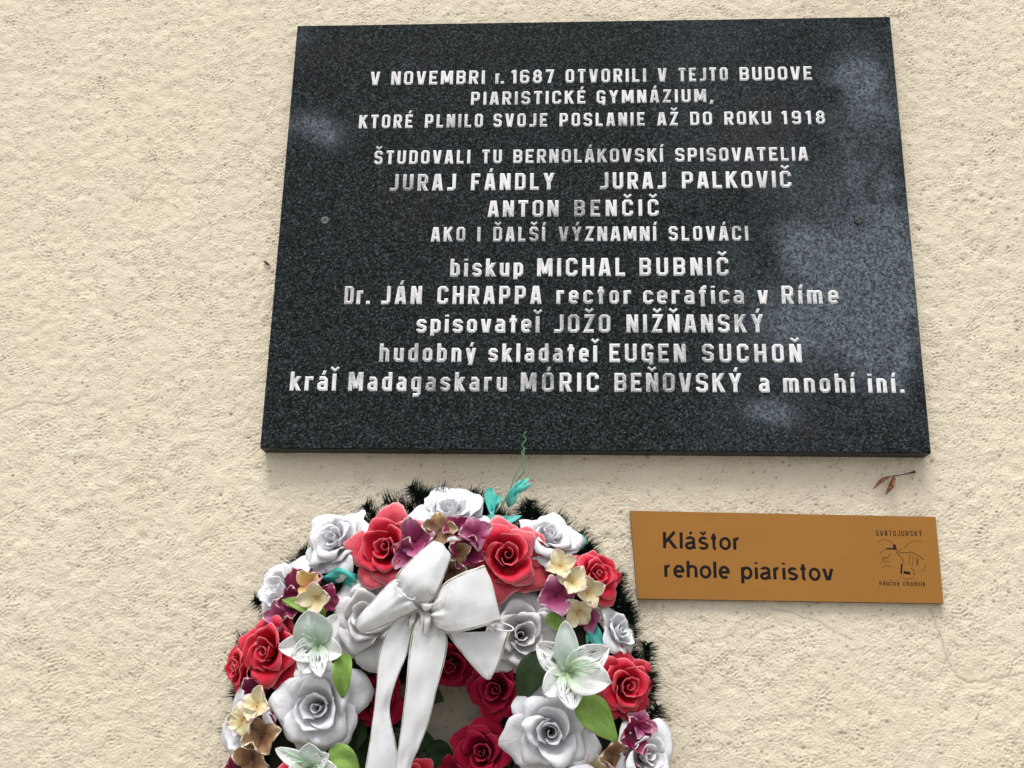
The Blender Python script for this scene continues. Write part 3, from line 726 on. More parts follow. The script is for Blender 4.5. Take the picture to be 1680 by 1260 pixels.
V, F, UV = tube([rel(1464, 781, .011), rel(1480, 779, .010), rel(1492, 776, .007), rel(1501, 774, .005)], [.0007, .0007, .0009, .0022], 6)
link('stalk', mesh('stalk', V, F, m_drk, True), hk)
sp0 = at(437, 432, .003)
V, F, UV = tube([np.array(at(x, y, d) - sp0) for x, y, d in [(433, 428, .002), (438, 432, .005), (443, 436, .002)]], [.0012, .0022, .0008], 6)
o = tag(link('dirt_crumb', mesh('dirt_crumb', V, F, m_drk, True)), 'tiny dark crumb stuck to the wall just left of the granite tablet', 'dirt'); o.location = sp0

# ------------------------------------------------------------------ wreath
WC = Vector((-.205, 0, TZ - .742)); RT = .205                      # centre, radius of the ring's middle
wreath = tag(link('wreath', None), 'round wreath of artificial white and red roses with white ribbon bow, hanging below the tablet', 'wreath')
wreath.location = WC
def depth_of(x, z, base=.030, hgt=.095):
    rho = math.hypot(x - WC.x, z - WC.z); q = (rho - RT) / .118
    return base + hgt * math.sqrt(max(0, 1 - q * q)), q
# base ring
V, F = [], []
na, nb = 96, 14
for i in range(na):
    t = 2 * math.pi * i / na
    for j in range(nb):
        s = 2 * math.pi * j / nb; rr = .046 + .004 * math.sin(9 * t + 2 * s)
        V.append(((RT + rr * math.cos(s)) * math.cos(t), -.052 + rr * math.sin(s), (RT + rr * math.cos(s)) * math.sin(t)))
for i in range(na):
    for j in range(nb):
        F.append((i * nb + j, i * nb + (j + 1) % nb, ((i + 1) % na) * nb + (j + 1) % nb, ((i + 1) % na) * nb + j))
link('wreath_ring', mesh('wreath_ring', V, F, m_straw, True), wreath)
# tinsel fir twigs
def twig_mesh(L, n, nl, rs):
    V, F = [], []
    bend = rs.uniform(-.2, .2)
    def sp(t): return np.array([0, bend * L * t * t, L * t])
    v, f, _ = tube([sp(t) for t in np.linspace(0, 1, 6)], .0016, 4); V += [tuple(q) for q in v]; F += f
    for k in range(n):
        t = rs.uniform(0, 1); p = sp(t); a = rs.uniform(0, 2 * math.pi)
        d = np.array([math.cos(a), math.sin(a), rs.uniform(.15, .75)]); d /= np.linalg.norm(d)
        ln = nl * rs.uniform(.75, 1.1) * (1 - .35 * max(0, t - .8) / .2)
        s = np.cross(d, rs.normal(size=3)); s /= np.linalg.norm(s); s *= .0009
        s2 = np.cross(d, s)
        q = p + d * ln + rs.normal(0, .0012, 3); m = p + d * ln * .55 + s * .1
        o = len(V)
        V += [tuple(p + s), tuple(p - s), tuple(p + s2), tuple(q)]
        F += [(o, o + 1, o + 3), (o + 1, o + 2, o + 3), (o + 2, o, o + 3)]
    return mesh('fir_twig', V, F, m_needle)
trs = np.random.default_rng(5)
twigs = [twig_mesh(.085, 340, .030, trs) for k in range(5)] + [twig_mesh(.06, 330, .027, trs) for k in range(3)]
def put_twig(ang, rho, depth, outw, mk, scl=1.0):
    """ang degrees from +x; outw: degrees the twig turns from the tangent towards outside"""
    t = R_(ang); rad = Vector((math.cos(t), 0, math.sin(t))); tan = Vector((-math.sin(t), 0, math.cos(t)))
    d = (tan * math.cos(R_(outw)) + rad * math.sin(R_(outw)) + Vector((0, -.12, 0))).normalized()
    o = link('fir_twig', twigs[mk], wreath)
    o.location = rad * rho + Vector((0, -depth, 0)); o.rotation_mode = 'QUATERNION'
    o.rotation_quaternion = d.to_track_quat('Z', 'Y') ; o.scale = (scl,) * 3
for k in range(46):
    a = k * 360 / 46 + trs.uniform(-2, 2)
    put_twig(a, .262 + trs.uniform(-.006, .008), .030 + trs.uniform(0, .02), trs.uniform(2, 22), k % 5)
for a, o_, rh, d_ in [(110, 60, .262, .04), (123, 35, .262, .05), (133, 75, .255, .04), (144, 62, .262, .05), (152, 80, .262, .045), (160, 60, .262, .05), (85, 30, .275, .05), (78, 60, .262, .04), (66, 75, .262, .045), (95, 48, .272, .05), (58, 35, .275, .04), (40, 30, .278, .045), (30, 40, .27, .05), (20, 20, .275, .05), (8, 20, .28, .05), (0, 10, .275, .06), (168, 65, .26, .05), (138, 20, .27, .06)]:
    put_twig(a, rh, d_, o_, 5 + (int(a) % 3), .85)
for k in range(26):
    put_twig(k * 360 / 26, .125 + .02 * (k % 2), .05 + trs.uniform(0, .02), trs.uniform(195, 250), 5 + k % 3, .8)

for k in range(16):
    put_twig(k * 360 / 16 + 5, .118, .022 + trs.uniform(0, .012), trs.uniform(235, 285), 5 + k % 3, .9)
for k in range(44):
    a = k * 360 / 44; t_ = R_(a); rr_ = trs.uniform(.15, .235)
    rad_ = Vector((math.cos(t_), 0, math.sin(t_))); tan_ = Vector((-math.sin(t_), 0, math.cos(t_)))
    d_ = (tan_ * trs.uniform(-1, 1) + rad_ * trs.uniform(-.8, .8) + Vector((0, -.35, 0))).normalized()
    o = link('fir_twig', twigs[5 + k % 3], wreath); o.location = rad_ * rr_ + Vector((0, -.066, 0)); o.rotation_mode = 'QUATERNION'
    o.rotation_quaternion = d_.to_track_quat('Z', 'Y'); o.scale = (.6,) * 3

def frame_quat(nrm, roll):
    z = Vector(nrm).normalized(); return z.to_track_quat('Z', 'Y') @ Matrix.Rotation(R_(roll), 3, 'Z').to_quaternion()
def petal_grid(a, w, r0, r1, h0, h1, curl, pt, rs, nu=11, nv=11, spiral=0.0, ruf=.02, pq=1.0, cupf=.0):
    P = np.zeros((nv, nu, 3)); ph = rs.uniform(0, 6); ph2 = rs.uniform(0, 6); notch = rs.uniform(-.05, .07); ck = rs.uniform(-.5, .5)
    for j in range(nv):
        v = j / (nv - 1)
        for i in range(nu):
            u = -1 + 2 * i / (nu - 1); au = abs(u)
            ve = v * (1 - .30 * au ** 2.6 + .025 * math.sin(8 * u + ph2) + pt * max(0, 1 - au * 2.2) - notch * math.cos(3 * u + ph))
            th = a + w * u * (.50 + .50 * math.sin(math.pi / 2 * min(1, v * 1.5))) * (1 - .10 * max(0, v - .8) / .2)
            k = ve ** pq
            rr = r0 + (r1 - r0) * (ve ** .85 if r1 > .8 else ve ** .60 if r1 > .6 else ve ** .42) + spiral * u * v
            z = h0 + (h1 - h0) * (ve ** .80 if r1 < .8 else ve ** .62)
            cc = max(0, ve - .80) / .20; tipk = max(0, 1 - au * 1.15)
            rr += curl * cc ** 1.5 * (.55 + .45 * au); z -= curl * .85 * cc ** 2 * (.45 + .9 * min(1, au * 1.3))
            sd_ = max(0, au - .55) / .45
            z -= (.10 if r1 > .6 else .03) * sd_ ** 2 * v; rr += (.04 if r1 > .6 else .015) * sd_ ** 2 * v
            z += ruf * v * v * math.sin(3.1 * u + ph) + ruf * .45 * v ** 3 * math.sin(7.3 * u + ph2); rr += ruf * .7 * v * math.sin(2.3 * u + ph2)
            cre = math.exp(-((u - ck) / .09) ** 2); z -= .035 * cre * v; z += .012 * v * math.sin(14 * u + ph); rr += .010 * v * math.sin(11 * u + 5 * v + ph2)
            z += cupf * au ** 2 * v
            P[j, i] = (rr * math.cos(th), rr * math.sin(th), z)
    return P
def crumple_petal(P, rs, amp=.020):
    Q = P.copy()
    for k in range(5):
        w = rs.normal(0, 1, 3); w *= rs.uniform(4, 11) / np.linalg.norm(w); d = rs.normal(0, 1, 3); d /= np.linalg.norm(d)
        Q += np.sin(P @ w + rs.uniform(0, 6))[..., None] * d * amp * (.4 + .6 * np.linspace(0, 1, P.shape[0])[:, None, None]) / (1 + .25 * k)
    return Q
def rose(px, py, rpx, mk, label=None, tilt=None, dep=None, full=True, roll=None, seed=0, opened=1.0, hz=1.0):
    rs = np.random.default_rng(1000 + seed)
    p = at(px, py, .11)
    for _ in range(3):
        d, q = depth_of(p.x, p.z)
        if dep is not None: d = dep
        p = at(px, py, d + .015)
    R0 = rpx * mpp(px, py, d)
    rad = Vector((p.x - WC.x, 0, p.z - WC.z)).normalized()
    if tilt is None:
        nrm = Vector((0, -1, 0)) + rad * max(-1.0, min(1.15, q)) * .75 + Vector((0, 0, -.08))
    else: nrm = Vector((tilt[0], -1, tilt[1]))
    nrm.normalize()
    mt = M[mk]
    org = p - nrm * (.36 * R0 * hz)
    qt = frame_quat(nrm, rs.uniform(0, 360) if roll is None else roll)
    t = .0005
    # heart: loose spiral roll, two crossing petals and three tight ones round them
    parts = []
    nv, nu = 7, 22
    Pg = np.zeros((nv, nu, 3)); oc = rs.uniform(-.04, .04, 2)
    for j in range(nv):
        for i in range(nu):
            s = i / (nu - 1); th = s * 2 * math.pi * .95; rr = (.045 + .075 * s) * R0 * (1 + .25 * (j / (nv - 1)) ** 2)
            Pg[j, i] = (rr * math.cos(th) + oc[0] * R0, rr * math.sin(th) + oc[1] * R0, R0 * hz * (.02 + (.45 + .05 * s + .03 * math.sin(th * 1.5)) * j / (nv - 1)))
    parts.append(thick_grid(Pg, t * .8))
    for k in range(3):
        Pg = petal_grid(k * 2.1 + 1 + rs.uniform(-.25, .25), 1.42, .06, rs.uniform(.20, .31) * opened, .0, rs.uniform(.50, .62), .05, .05, rs, 13, 10, rs.uniform(-.09, .09), .035) * R0
        Pg[:, :, 2] *= hz; parts.append(thick_grid(Pg, t))
    V, F, UV = join(parts)
    mh = M['red'] if mk == 'faded' else mt
    o = link('rose', mesh('rose', V, F, mh, True, UV), wreath)
    o.location = org - WC; o.rotation_mode = 'QUATERNION'; o.rotation_quaternion = qt
    if label: o['label'] = label
    spec = []
    if full:
        for k in range(3): spec.append((k * 2.09 + .9 + rs.uniform(-.25, .25), 1.30, .10, rs.uniform(.42, .56) * opened, 0, rs.uniform(.46, .58), .12, .10, .10, .045, 15, mh))
        for k in range(4): spec.append((k * 1.57 + .3 + rs.uniform(-.2, .2), 1.10, .12, rs.uniform(.66, .78) * opened, 0, .38 + rs.uniform(-.08, .06), .16, .09, rs.uniform(-.06, .08), .06, 15, mh if k < 2 else mt))
        for k in range(5): spec.append((k * 1.257 + rs.uniform(-.2, .2), .92, .14, .97, -.02, .16 + rs.uniform(-.12, .12), .15, .10, rs.uniform(-.05, .05), .07, 15, mt))
    else:
        for k in range(3): spec.append((k * 2.09 + .9 + rs.uniform(-.25, .25), 1.25, .10, .56 * opened, 0, .52, .12, .06, .05, .04, 14, mh))
        for k in range(4): spec.append((k * 1.57 + rs.uniform(-.2, .2), 1.08, .14, .90, -.02, .24 + rs.uniform(-.08, .08), .16, .14, .02, .06, 14, mt))
    for a, w, r0, r1, h0, h1, cu, pt, spi, ruf, nn, mq in spec:
        Pg = petal_grid(a, w * rs.uniform(.9, 1.08), r0, r1 * rs.uniform(.92, 1.08), h0, h1, cu * rs.uniform(.5, 1.5), pt, rs, nn, 12, spi, ruf); Pg = crumple_petal(Pg, rs) * R0
        Pg[:, :, 2] *= hz
        V, F, UV = thick_grid(Pg, t)
        link('petal', mesh('petal', V, F, mq, True, UV), o)
    return o

ROSES = [  # px, py, radius px, colour, full, label, tilt, depth
    (738, 835, 62, 'white', 1, 'white rose at the very top of the wreath', (.0, .85), .085, .9),
    (545, 885, 58, 'white', 1, 'white rose at the upper left rim', (-.42, .35), .095, 1),
    (903, 877, 50, 'white', 1, 'white rose at the upper right rim', (.35, .75), .085, 1),
    (600, 1010, 68, 'offwhite', 1, 'greyish white rose half hidden under the left bow loop', (-.1, .1), .115, 1),
    (857, 1040, 66, 'offwhite', 1, 'greyish white rose right of the bow', (.15, -.05), .105, 1),
    (516, 1160, 72, 'white', 1, 'white rose on the left with a wide open heart', (-.1, -.05), .115, 1),
    (903, 1203, 74, 'white', 1, 'largest white rose at the lower right', (.05, -.08), .115, 1),
    (1018, 1035, 44, 'white', 0, 'small white rose seen from the side on the right rim', (1.1, .45), .070, 1),
    (456, 966, 56, 'white', 0, 'half hidden white rose on the left rim', (-.7, .35), .078, 1),
    (394, 1196, 58, 'white', 0, 'white rose on the lower left rim', (-.7, -.1), .080, 1),
    (1064, 1242, 58, 'white', 0, 'white rose on the lower right rim', (.6, .1), .080, 1),
    (632, 898, 66, 'faded', 1, 'faded red rose left of the top of the bow', (-.22, .15), .126, 1),
    (832, 912, 66, 'faded', 1, 'faded red rose right of the top of the bow', (.12, .15), .118, 1),
    (982, 943, 46, 'red', 1, 'red rose on the right rim beside the brown sign', (.55, .35), .090, 1),
    (436, 1068, 62, 'red', 1, 'bright red rose on the left rim', (-.5, .05), .095, 1),
    (388, 1096, 46, 'red', 0, 'small red rose at the far left edge', (-1.1, .0), .065, 1),
    (1030, 1126, 56, 'red', 1, 'bright red rose on the right rim below the small white rose', (.6, .0), .085, 1),
    (812, 1132, 48, 'crimson', 1, 'dark crimson rose at the right of the hole', (-.25, -.1), .085, 1),
    (622, 1150, 46, 'crimson', 1, 'dark crimson rose behind the left ribbon tail', (.3, 0), .072, 1),
    (790, 1235, 50, 'crimson', 1, 'dark crimson rose at the lower right of the hole', (-.1, .1), .085, 1),
    (738, 1092, 44, 'crimson', 0, 'dark crimson rose under the bow', (0, -.5), .075, 1),
    (676, 1278, 34, 'red', 0, None, (.1, .1), .09, 1),
]
for i, (px, py, rp, mk, full, lb, ti, de, hz) in enumerate(ROSES):
    rose(px, py, rp, mk, lb, ti, de, bool(full), seed=i, hz=hz)
# lower half of the ring, below the edge of the photograph
def world_px(v):
    q = RM.transposed() @ (Vector(v) - CAM_LOC); return 840 + F_PX * q.x / -q.z, 630 - F_PX * q.y / -q.z
for i, (a, mk) in enumerate([(-147, 'red'), (-124, 'white'), (-100, 'red'), (-76, 'white'), (-54, 'faded'), (-34, 'white')]):
    q = WC + Vector((math.cos(R_(a)) * .225, -.10, math.sin(R_(a)) * .225)); px, py = world_px(q)
    rose(px, py, 66, mk, None, None, None, False, seed=60 + i)

# hydrangea florets: one moulded piece each, four rounded lobes
def floret(px, py, rpx, mk, tilt, dep, roll, seed, label=None, n=4, cup=.35):
    rs = np.random.default_rng(3000 + seed); p = at(px, py, dep); R0 = rpx * mpp(px, py, dep); parts = []
    for k in range(n):
        nu_, nv_ = 11, 10; Pg = np.zeros((nv_, nu_, 3)); a = 2 * math.pi * k / n + rs.uniform(-.12, .12); ph = rs.uniform(0, 6); ln = rs.uniform(.88, 1.12); lift = rs.uniform(-.25, .55); cu = cup * rs.uniform(.5, 1.4)
        for j in range(nv_):
            v = j / (nv_ - 1)
            for i in range(nu_):
                u = -1 + 2 * i / (nu_ - 1)
                wv = .49 * math.sin(math.pi * min(1, .12 + .62 * v)) * (1 - .25 * v ** 4)
                le = v * (1 - .22 * abs(u) ** 2.4) * ln
                y = wv * u * (1 if v < .9 else 1 - (v - .9) * 2.6); x = le
                z = .10 + cu * le ** 1.5 * .6 + lift * v * v + .22 * abs(u) ** 2 * v - .20 * max(0, v - .7) / .3 * (1 if k % 2 else .3) + .07 * v * math.sin(5 * u + ph)
                Pg[j, i] = (x * math.cos(a) - y * math.sin(a), x * math.sin(a) + y * math.cos(a), z + .012 * k)
        parts.append(thick_grid(Pg * R0, .0009))
    v, f, uv = tube([(0, 0, .04 * R0), (0, 0, .17 * R0), (0, 0, .22 * R0)], [.06 * R0, .075 * R0, .03 * R0], 8)
    parts.append((np.array([tuple(q) for q in v]), f, np.array([(.5, 0.0)] * len(v))))
    V, F, UV = join(parts)
    o = link('hydrangea_floret', mesh('hydrangea_floret', V, F, M[mk], True, UV), wreath)
    o.location = p - WC; o.rotation_mode = 'QUATERNION'; o.rotation_quaternion = frame_quat((tilt[0], -1, tilt[1]), roll)
    if label: o['label'] = label
    return o
FL = [
    (684, 888, 36, 'purple', (-.3, .1), .150, 20, 'mauve floret between red rose and bow'),
    (668, 905, 26, 'purple', (-.3, -.3), .147, 60, None),
    (722, 872, 30, 'brown', (0, .3), .146, 5, 'brownish cream floret at the top of the bow'),
    (748, 868, 24, 'magenta', (.1, .4), .142, 40, None),
    (777, 876, 31, 'purple', (.3, .3), .146, 15, 'mauve floret beside the right faded red rose'),
    (765, 905, 30, 'magenta', (.1, -.1), .142, 70, None),
    (752, 905, 22, 'brown', (.1, -.2), .150, 30, None),
    (740, 935, 26, 'brown', (0, -.3), .138, 10, None),
    (505, 972, 44, 'magenta', (-.3, .1), .118, 30, 'wine red floret on the left under the white rose'),
    (535, 985, 28, 'magenta', (0, .0), .112, 70, None),
    (488, 990, 26, 'magenta', (-.3, .0), .112, 10, None),
    (510, 962, 25, 'yellow', (-.2, .2), .136, 50, 'yellow floret on the left'),
    (521, 981, 28, 'cream', (-.1, -.1), .142, 5, 'cream floret on the left'),
    (910, 976, 36, 'purple', (.25, -.1), .126, 18, 'mauve four petalled floret on the right'),
    (918, 930, 27, 'cream', (.2, .3), .125, 15, 'cream floret beside the right faded red rose'),
    (938, 955, 28, 'cream', (.3, .1), .128, 60, None),
    (962, 972, 27, 'cream', (.4, 0), .118, 20, None),
    (948, 1003, 28, 'cream', (.2, -.4), .118, 45, 'cream floret above the lily'),
    (962, 1012, 25, 'purple', (.4, -.3), .100, 10, None),
    (424, 1158, 31, 'cream', (-.3, .2), .122, 75, 'cream floret on the lower left'),
    (400, 1180, 30, 'cream', (-.4, 0), .122, 20, None),
    (432, 1207, 33, 'brown', (-.2, -.1), .118, 25, 'brownish floret on the lower left'),
    (432, 1180, 34, 'magenta', (-.2, 0), .104, 60, None),
    (418, 1240, 36, 'brown', (-.3, -.3), .110, 70, None),
    (398, 1262, 34, 'magenta', (-.3, -.3), .095, 15, None),
    (426, 1130, 30, 'magenta', (-.3, -.3), .092, 35, None),
    (1034, 1205, 34, 'magenta', (.6, 0), .095, 20, 'wine red floret on the lower right'),
    (1048, 1188, 24, 'purple', (.7, .2), .090, 60, None),
    (1002, 1236, 30, 'brown', (.5, -.3), .108, 15, 'brownish floret on the lower right'),
    (975, 1262, 34, 'cream', (.2, -.3), .105, 10, None),
    (1015, 1262, 34, 'magenta', (.3, -.2), .095, 10, None),
    (462, 1012, 26, 'purple', (-.5, .2), .100, 10, None),
    (740, 1268, 26, 'crimson', (-.2, .2), .09, 10, None),
]
for i, (px, py, rp, mk, ti, de, ro, lb) in enumerate(FL): floret(px, py, rp, mk, ti, de, ro, i, lb)

# lilies (alstroemeria): centre px, petals as (tip px, depth of tip, width px, kind)
def lily(cx, cy, dep, petals, seed, label, stamens):
    org = at(cx, cy, dep); parts = []
    v, f, uv = tube([(0, .022, .0), (0, .008, 0), (0, 0, 0)], [.004, .006, .007], 8); parts.append((np.array([tuple(q) for q in v]), f, np.array([(.5, .0)] * len(v))))
    V, F, UV = join(parts)
    o = link('lily', mesh('lily', V, F, M['lilygreen'], True, UV), wreath); o.location = org - WC; o['label'] = label
    for k, (tx, ty, td, wpx, mk, bow_) in enumerate(petals):
        rs = np.random.default_rng(seed * 50 + k)
        tip = np.array(at(tx, ty, td) - org); L = np.linalg.norm(tip); W = wpx * 1.2 * mpp(tx, ty, td)
        ax = tip / L; side = np.cross(ax, np.array([0, -1., 0])); side /= np.linalg.norm(side); nr = np.cross(side, ax)
        if nr[1] > 0: nr = -nr
        nv_, nu_ = 15, 11; Pg = np.zeros((nv_, nu_, 3)); ph = rs.uniform(0, 6)
        for j in range(nv_):
            v = j / (nv_ - 1); wv = W * (math.sin(math.pi * min(1, .06 + .90 * v ** .85)) ** .75) if v < .999 else W * .12
            for i in range(nu_):
                u = -1 + 2 * i / (nu_ - 1)
                z = bow_ * L * math.sin(math.pi * v * .9) + .22 * W * u * u + .10 * W * math.sin(7 * v + 3 * u + ph) * v - .10 * W * math.exp(-(u / .16) ** 2)
                Pg[j, i] = ax * L * v * (1 - .02 * abs(u)) + side * wv * u + nr * z
        V, F, UV = thick_grid(Pg, .0008)
        link('petal', mesh('petal', V, F, M[mk], True, UV), o)
    V, F = [], []
    for (sx_, sy_, sd_) in stamens:
        e_ = np.array(at(sx_, sy_, sd_) - org); m_ = e_ * .5 + np.array([0, -.006, .003])
        v, f, _ = tube([(0, 0, 0), m_, e_], [.0007, .0006, .0012], 5); o_ = len(V); V += [tuple(q) for q in v]; F += [tuple(i + o_ for i in q) for q in f]
    link('stamen', mesh('stamen', V, F, m_stamen, True), o)
lily(932, 1103, .150, [(927, 1018, .158, 17, 'lilygreen', .10), (1000, 1063, .165, 22, 'lilystripe', .04), (1004, 1120, .168, 26, 'lily', .08), (939, 1166, .158, 19, 'lilystripe', .10), (892, 1140, .155, 20, 'lily', .06), (882, 1055, .150, 20, 'lilystripe', .06)],
     1, 'white lily with dark streaks on the right of the wreath', [(975, 1092, .175), (980, 1084, .178), (968, 1098, .18), (984, 1096, .172), (962, 1088, .176), (970, 1106, .176), (955, 1095, .18)])
lily(522, 1060, .145, [(506, 1000, .158, 27, 'lilygreen', .10), (457, 1062, .155, 17, 'lily', .05), (478, 1078, .158, 17, 'lilystripe', .05), (495, 1106, .155, 20, 'lily', .05), (527, 1112, .160, 14, 'lilystripe', .08), (556, 1008, .150, 15, 'lily', .05), (562, 1074, .150, 17, 'lily', .06)],
     2, 'white lily with a pale green upper petal on the left of the wreath', [(500, 1030, .176), (495, 1040, .176), (516, 1022, .176), (505, 1045, .172)])
lily(512, 1258, .140, [(508, 1218, .150, 19, 'lilygreen', .06), (540, 1236, .150, 12, 'lilystripe', .05), (452, 1228, .150, 12, 'lily', .05), (470, 1290, .150, 20, 'lily', .05), (520, 1310, .150, 20, 'lily', .05), (560, 1280, .150, 18, 'lilystripe', .05)],
     3, 'white lily cut off by the bottom edge of the photo', [(460, 1226, .165), (466, 1232, .168), (473, 1236, .168), (478, 1246, .168), (470, 1240, .168), (485, 1250, .165)])

# leaves
LV = [([(535, 1012, .128), (505, 994, .132), (462, 984, .122)], 14, 'leaf', .35, 'bright green leaf under the wine red floret'),
      ([(566, 1072, .138), (564, 1105, .146), (562, 1146, .135)], 16, 'leaf', .9, 'curled green leaf pointing down on the left'),
      ([(955, 1140, .135), (975, 1172, .138), (1013, 1217, .128)], 27, 'leaf', .25, 'large bright green leaf below the right lily'),
      ([(898, 1008, .118), (912, 1022, .124), (930, 1045, .120)], 12, 'leaf', .3, None),
      ([(893, 1068, .118), (872, 1105, .126), (850, 1152, .110)], 25, 'darkleaf', .2, 'dark green leaf right of the bow'),
      ([(590, 1180, .085), (575, 1210, .09), (545, 1240, .085)], 24, 'darkleaf', .2, None),
      ([(540, 1230, .128), (565, 1245, .132), (590, 1275, .125)], 20, 'leaf', .25, 'green leaf at the lower left'),
      ([(700, 1225, .050), (722, 1240, .052), (745, 1275, .05)], 22, 'darkleaf', .2, None),
      ([(560, 1075, .09), (590, 1090, .09), (620, 1100, .08)], 20, 'darkleaf', .2, None),
      ([(600, 1200, .07), (595, 1235, .075), (600, 1280, .07)], 18, 'darkleaf', .2, None),
      ([(840, 1160, .07), (835, 1190, .075), (825, 1215, .07)], 16, 'darkleaf', .2, None),
      ([(680, 1120, .04), (700, 1135, .04), (728, 1150, .03)], 20, 'darkleaf', .2, None),  # dark leaf added to darken the hole, stands in for shade on the wall
      ([(670, 1200, .045), (690, 1215, .045), (720, 1228, .035)], 18, 'darkleaf', .2, None)]  # second added leaf, dark in place of the hole's shade
for k, (pts, wpx, mk, cp, lb) in enumerate(LV):
    o = blade(pts, wpx * mpp(pts[1][0], pts[1][1], pts[1][2]), 'leaf', M[mk], wreath, WC, cp, 9, 7, .0009)
    if lb: o['label'] = lb

# strips given by two edges
def strip(name, secs, mt, sub=8, nu=9, bulge=0.0, t=.0009, crumple=0.0, seed=0, parent=None, label=None, org=None, pleat=(0, 0)):
    org = WC if org is None else org
    A = np.array([np.array(at(s[0], s[1], s[2])) for s in secs]); Bq = np.array([np.array(at(s[3], s[4], s[5])) for s in secs])
    bl_ = np.array([[s[6] if len(s) > 6 else bulge] for s in secs])
    A = catmull(A, sub); Bq = catmull(Bq, sub); bl_ = catmull(bl_, sub)
    n = len(A); rs = np.random.default_rng(seed); Pg = np.zeros((n, nu, 3))
    tan = np.gradient((A + Bq) / 2, axis=0); cr = np.cross(Bq - A, tan); cr /= np.maximum(np.linalg.norm(cr, axis=1, keepdims=True), 1e-9)
    sgn_ = np.where(cr[:, 1:2] > 0, -1, 1)
    # keep the bulge side continuous along the strip
    nrm = cr.copy()
    if nrm[n // 2, 1] > 0: nrm = -nrm
    for k in range(n // 2 - 1, -1, -1):
        if nrm[k] @ nrm[k + 1] < 0: nrm[k] = -nrm[k]
    for k in range(n // 2 + 1, n):
        if nrm[k] @ nrm[k - 1] < 0: nrm[k] = -nrm[k]
    f1, f2, f3 = rs.uniform(0, 6, 3)
    for j in range(n):
        for i in range(nu):
            u = i / (nu - 1)
            pl_ = (pleat[0] * math.exp(-(j / n / .16) ** 2) + pleat[1] * math.exp(-((1 - j / n) / .16) ** 2)) * (math.sin(u * 19 + f1) + .6 * math.sin(u * 31 + f2)) * math.sin(math.pi * u) ** .3
            Pg[j, i] = A[j] * (1 - u) + Bq[j] * u + nrm[j] * (pl_ + bl_[j, 0] * math.sin(math.pi * u) + crumple * (math.sin(u * 7 + j * .35 + f1) * .5 + math.sin(u * 13 - j * .22 + f2) * .3 + math.sin(j * .6 + f3) * .3))
    Pg -= np.array(org)
    V, F, UV = thick_grid(Pg, t)
    o = link(name, mesh(name, V, F, mt, True, UV), parent or wreath)
    if label: o['label'] = label
    return o
# turquoise scraps
strip('foil_scrap', [(540, 932, .10, 540, 958, .10), (560, 925, .118, 562, 958, .112), (578, 938, .115, 585, 975, .105), (592, 960, .10, 596, 985, .10)], M['teal'], 6, 9, .006, .0005, .009, 1)
for pts, wpx in [([(834, 832, .062), (842, 812, .068), (853, 788, .066)], 9), ([(842, 812, .070), (856, 799, .074), (874, 793, .066)], 6), ([(844, 800, .070), (858, 792, .070), (868, 784, .062)], 4), ([(838, 815, .064), (850, 806, .070), (866, 802, .064)], 4),
                 ([(802, 800, .060), (805, 822, .070), (808, 850, .080)], 9), ([(820, 812, .060), (812, 826, .068), (803, 840, .074)], 7), ([(798, 846, .082), (822, 856, .086), (856, 846, .074)], 9), ([(806, 838, .078), (812, 826, .074), (826, 818, .062)], 4)]:
    blade(pts, wpx * mpp(830, 820, .07), 'foil_scrap', M['teal'], wreath, WC, rng.uniform(-.6, .8), 9, 6, .0004)
strip('foil_scrap', [(938, 880, .06, 940, 905, .06), (952, 876, .062, 952, 902, .062), (962, 884, .055, 958, 898, .055)], M['teal'], 6, 7, .003, .0005, .002, 4)
strip('foil_scrap', [(952, 1012, .09, 978, 1005, .085), (960, 1035, .095, 982, 1030, .09), (962, 1055, .10, 992, 1048, .095), (975, 1066, .098, 1002, 1060, .09)], M['teal'], 6, 9, .004, .0005, .007, 5)
# hanging wire: two strands twisted, a loop and a kinked free end over the tablet
wp = [(812, 842, .075), (826, 825, .068), (838, 800, .062), (845, 780, .055), (855, 762, .048), (859, 748, .045), (860, 738, .042), (857, 730, .041), (863, 722, .040), (859, 714, .039), (864, 708, .038)]
W1 = catmull([np.array(at(*q) - WC) for q in wp], 5)
wp2 = [(846, 790, .060), (852, 783, .057), (860, 772, .055), (856, 761, .050), (862, 752, .047), (856, 743, .044), (862, 735, .042)]
W2 = catmull([np.array(at(*q) - WC) for q in wp2], 5)
parts = []
for Wp in (W1, W2):
    v, f, uv = tube(list(Wp), .00105, 6); parts.append((np.array([tuple(q) for q in v]), f, np.array(uv)))
V, F, UV = join(parts)
o = link('hanging_wire', mesh('hanging_wire', V, F, m_wire, True), wreath); o['label'] = 'green kinked wire reaching up over the tablet'

